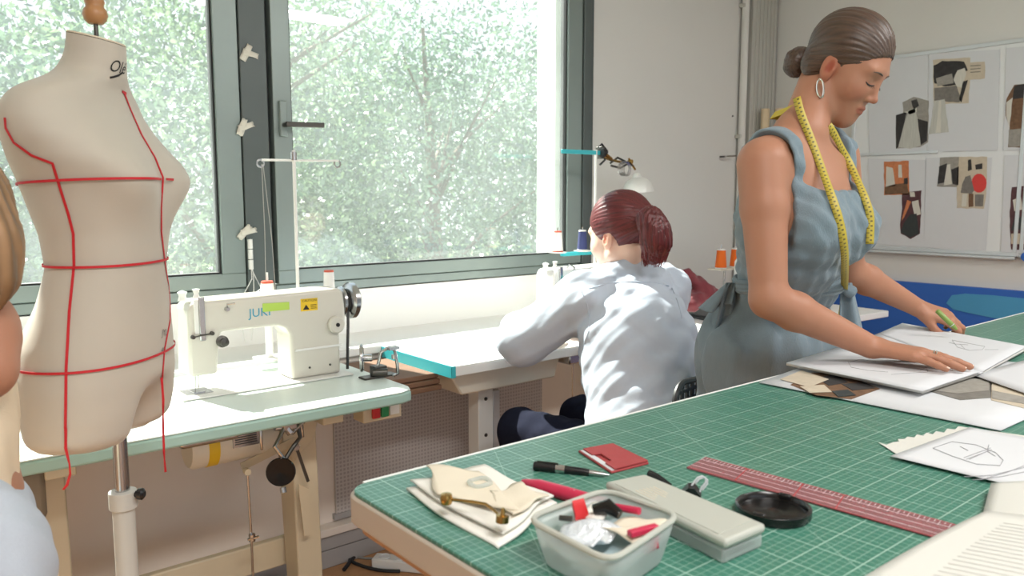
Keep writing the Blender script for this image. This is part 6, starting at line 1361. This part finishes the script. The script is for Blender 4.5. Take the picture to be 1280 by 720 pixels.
for x, y in ((1.64, 1.31), (2.01, 1.31), (1.66, 1.67), (1.99, 1.67)): MB().tube([(x+(.02 if x > 1.8 else -.02), y+(-.02 if y < 1.5 else .02), .0), (x, y, .42)]+([(x, BY+.01, .60)] if y < 1.5 else []), .011, 8).build('leg', 'steel', cb)
# ---------------------------------------------------------------- the person at the left edge
D3 = .98
H3 = atD(-84, 300, D3); p3 = thing('person', 'person leaning in at the left edge with long light brown hair and a cream top', 'person', (atD(-80, 600, D3).x, atD(-80, 600, D3).y, 0))
h3f = (-_R*.75+_F*.55-Vector((0, 0, .25))).normalized(); HF3 = frame(h3f); S = Sdf(); T3 = head(S, H3, HF3, 1.0); B3 = frame(-_R*.8+_F*.6)
N3 = np.array(atD(-110, 400, D3)); P3 = np.array(atD(-145, 690, D3)); P3[2] = .88
l3 = lambda c, r, f, u: np.array(c)+np.array((r, f, u)) @ B3
S.cone(T3(0,-.03,-.055), N3, .048, .054, .02); Rs3 = np.array(atD(-36, 412, D3)); S.cone(N3, Rs3, .05, .045, .03); Ls3 = np.array(atD(-150, 425, D3+.2)); S.cone(N3, Ls3, .05, .045, .03)
S.ell((N3+P3)/2, (.12,.10,.20), B3, .04); S.ell(P3, (.155,.12,.12), B3, .04)
E3 = np.array(atD(-22, 462, D3-.02)); W3 = np.array(atD(-160, 520, D3+.02)); arm(S, Rs3, E3, W3, .98); E3b = np.array(atD(-210, 560, D3+.2)); W3b = np.array(atD(-300, 560, D3+.15)); arm(S, Ls3, E3b, W3b, .98)
for W__, d_ in ((W3, -_R), (W3b, -_R)): hand(S, W__, tuple(d_), (0, 0, 1), tuple(_F), cr, (.1,.03,-.04,-.14), ((.7,.6,-.25),(.9,.3,-.1),(1,.1,0)), .95)
for q in (-1, 1):
    hp = l3(P3, q*.08, 0, -.05); kk = l3(P3, q*.09, .03, -.42); an = l3(P3, q*.09, -.02, -.80); S.cone(hp, kk, .08, .05, .03); S.cone(kk, an, .05, .034, .02); S.cone(an, l3(an, 0, .13, -.045), .032, .024, .015)
S.build('body', 'skin', p3, .005, face_paint(T3, H3, HF3, 1))
hp3, hd3 = strands(np.array(H3), HF3, 1, (0, 0, 1), 40, .45); SH = Sdf(); SH.ell(T3(0,-.02,.035), (.084,.100,.094), HF3); SH.ell(T3(0,.112,-.05), (.10,.105,.11), HF3, .006, -1)
hb = [np.array(atD(x, y, D3-.04)) for x, y in ((-58, 265), (-38, 305), (-38, 345), (-46, 385))]
for i in range(3): SH.cone(hb[i], hb[i+1], (.052,.048,.044,.026)[i], (.052,.048,.044,.026)[i+1], .03)
SH.disp = lambda P: hd3(P)*1.6; SH.build('hair', 'hair_fair', p3, .0035, hp3)
ST3 = Sdf(); tp = np.array(atD(-30, 500, D3+.02)); ST3.ell((N3+P3)/2+np.array((0, 0, .0)), (.135,.115,.2), B3, .04); ST3.cone(np.array(atD(-84, 500, D3+.06)), np.array(atD(-72, 720, D3+.05)), .062, .112, .04); ST3.cone(np.array(atD(-58, 760, D3+.05)), P3+np.array((.0, 0, -.05)), .12, .13, .04)
ST3.disp = folds(21, .003, (((1, 0, 0), 60, 1), ((0, 1, .2), 50, .8))); M['cream_top'] = mat('cream_top', (226, 208, 180), .9, var=.04, scale=60, bump=.2, bscale=600); ST3.build('cream_top', 'cream_top', p3, .005, cp)
SJ = Sdf(); jc = np.array(atD(-72, 728, D3-.12)); SJ.ell(P3+np.array((0, 0, -.04)), (.165,.135,.13), B3, .04); SJ.ell(jc, (.10,.10,.115), None, .03); SJ.cone(jc, P3+np.array((0, 0, -.05)), .10, .13, .04)
for q in (-1, 1): SJ.cone(l3(P3, q*.08, 0, -.05), l3(P3, q*.09, .03, -.42), .085, .070, .03); SJ.cone(l3(P3, q*.09, .03, -.42), l3(P3, q*.09, -.02, -.74), .075, .06, .03)
SJ.disp = folds(22, .002, (((1, 0, 0), 60, 1), ((0, 1, .6), 50, .8))); SJ.build('pale_denim', 'denim_white', p3, .005, cp)
for q in (-1, 1): MB().bar(l3(P3, q*.09, -.05, -.835), l3(P3, q*.09, .17, -.85), .08, .05).build('shoe', 'black_plastic', p3, bevel=.02)

GR = {'thread_cone': 'thread cones on the stands', 'masking_tape': 'tape crosses on the window post', 'cable': 'cables on the floor', 'tree': 'trees outside the window', 'sewing_table': 'sewing tables', 'sewing_machine': 'sewing machines', 'thread_stand': 'thread stands', 'screw': 'screws in the far wall', 'pattern_roll': 'pasteboard rolls in the corner', 'person': 'people in the workroom', 'pin_board': 'framed boards on the right wall', 'linen_swatch': 'linen swatches on the napkin', 'folded_cloth': 'cloths on the far table', 'collage_sheet': 'collage sheets on the boards'}
for o in COL.objects:
    if o.parent is None and o.name.split('.')[0] in GR: o['group'] = GR[o.name.split('.')[0]]
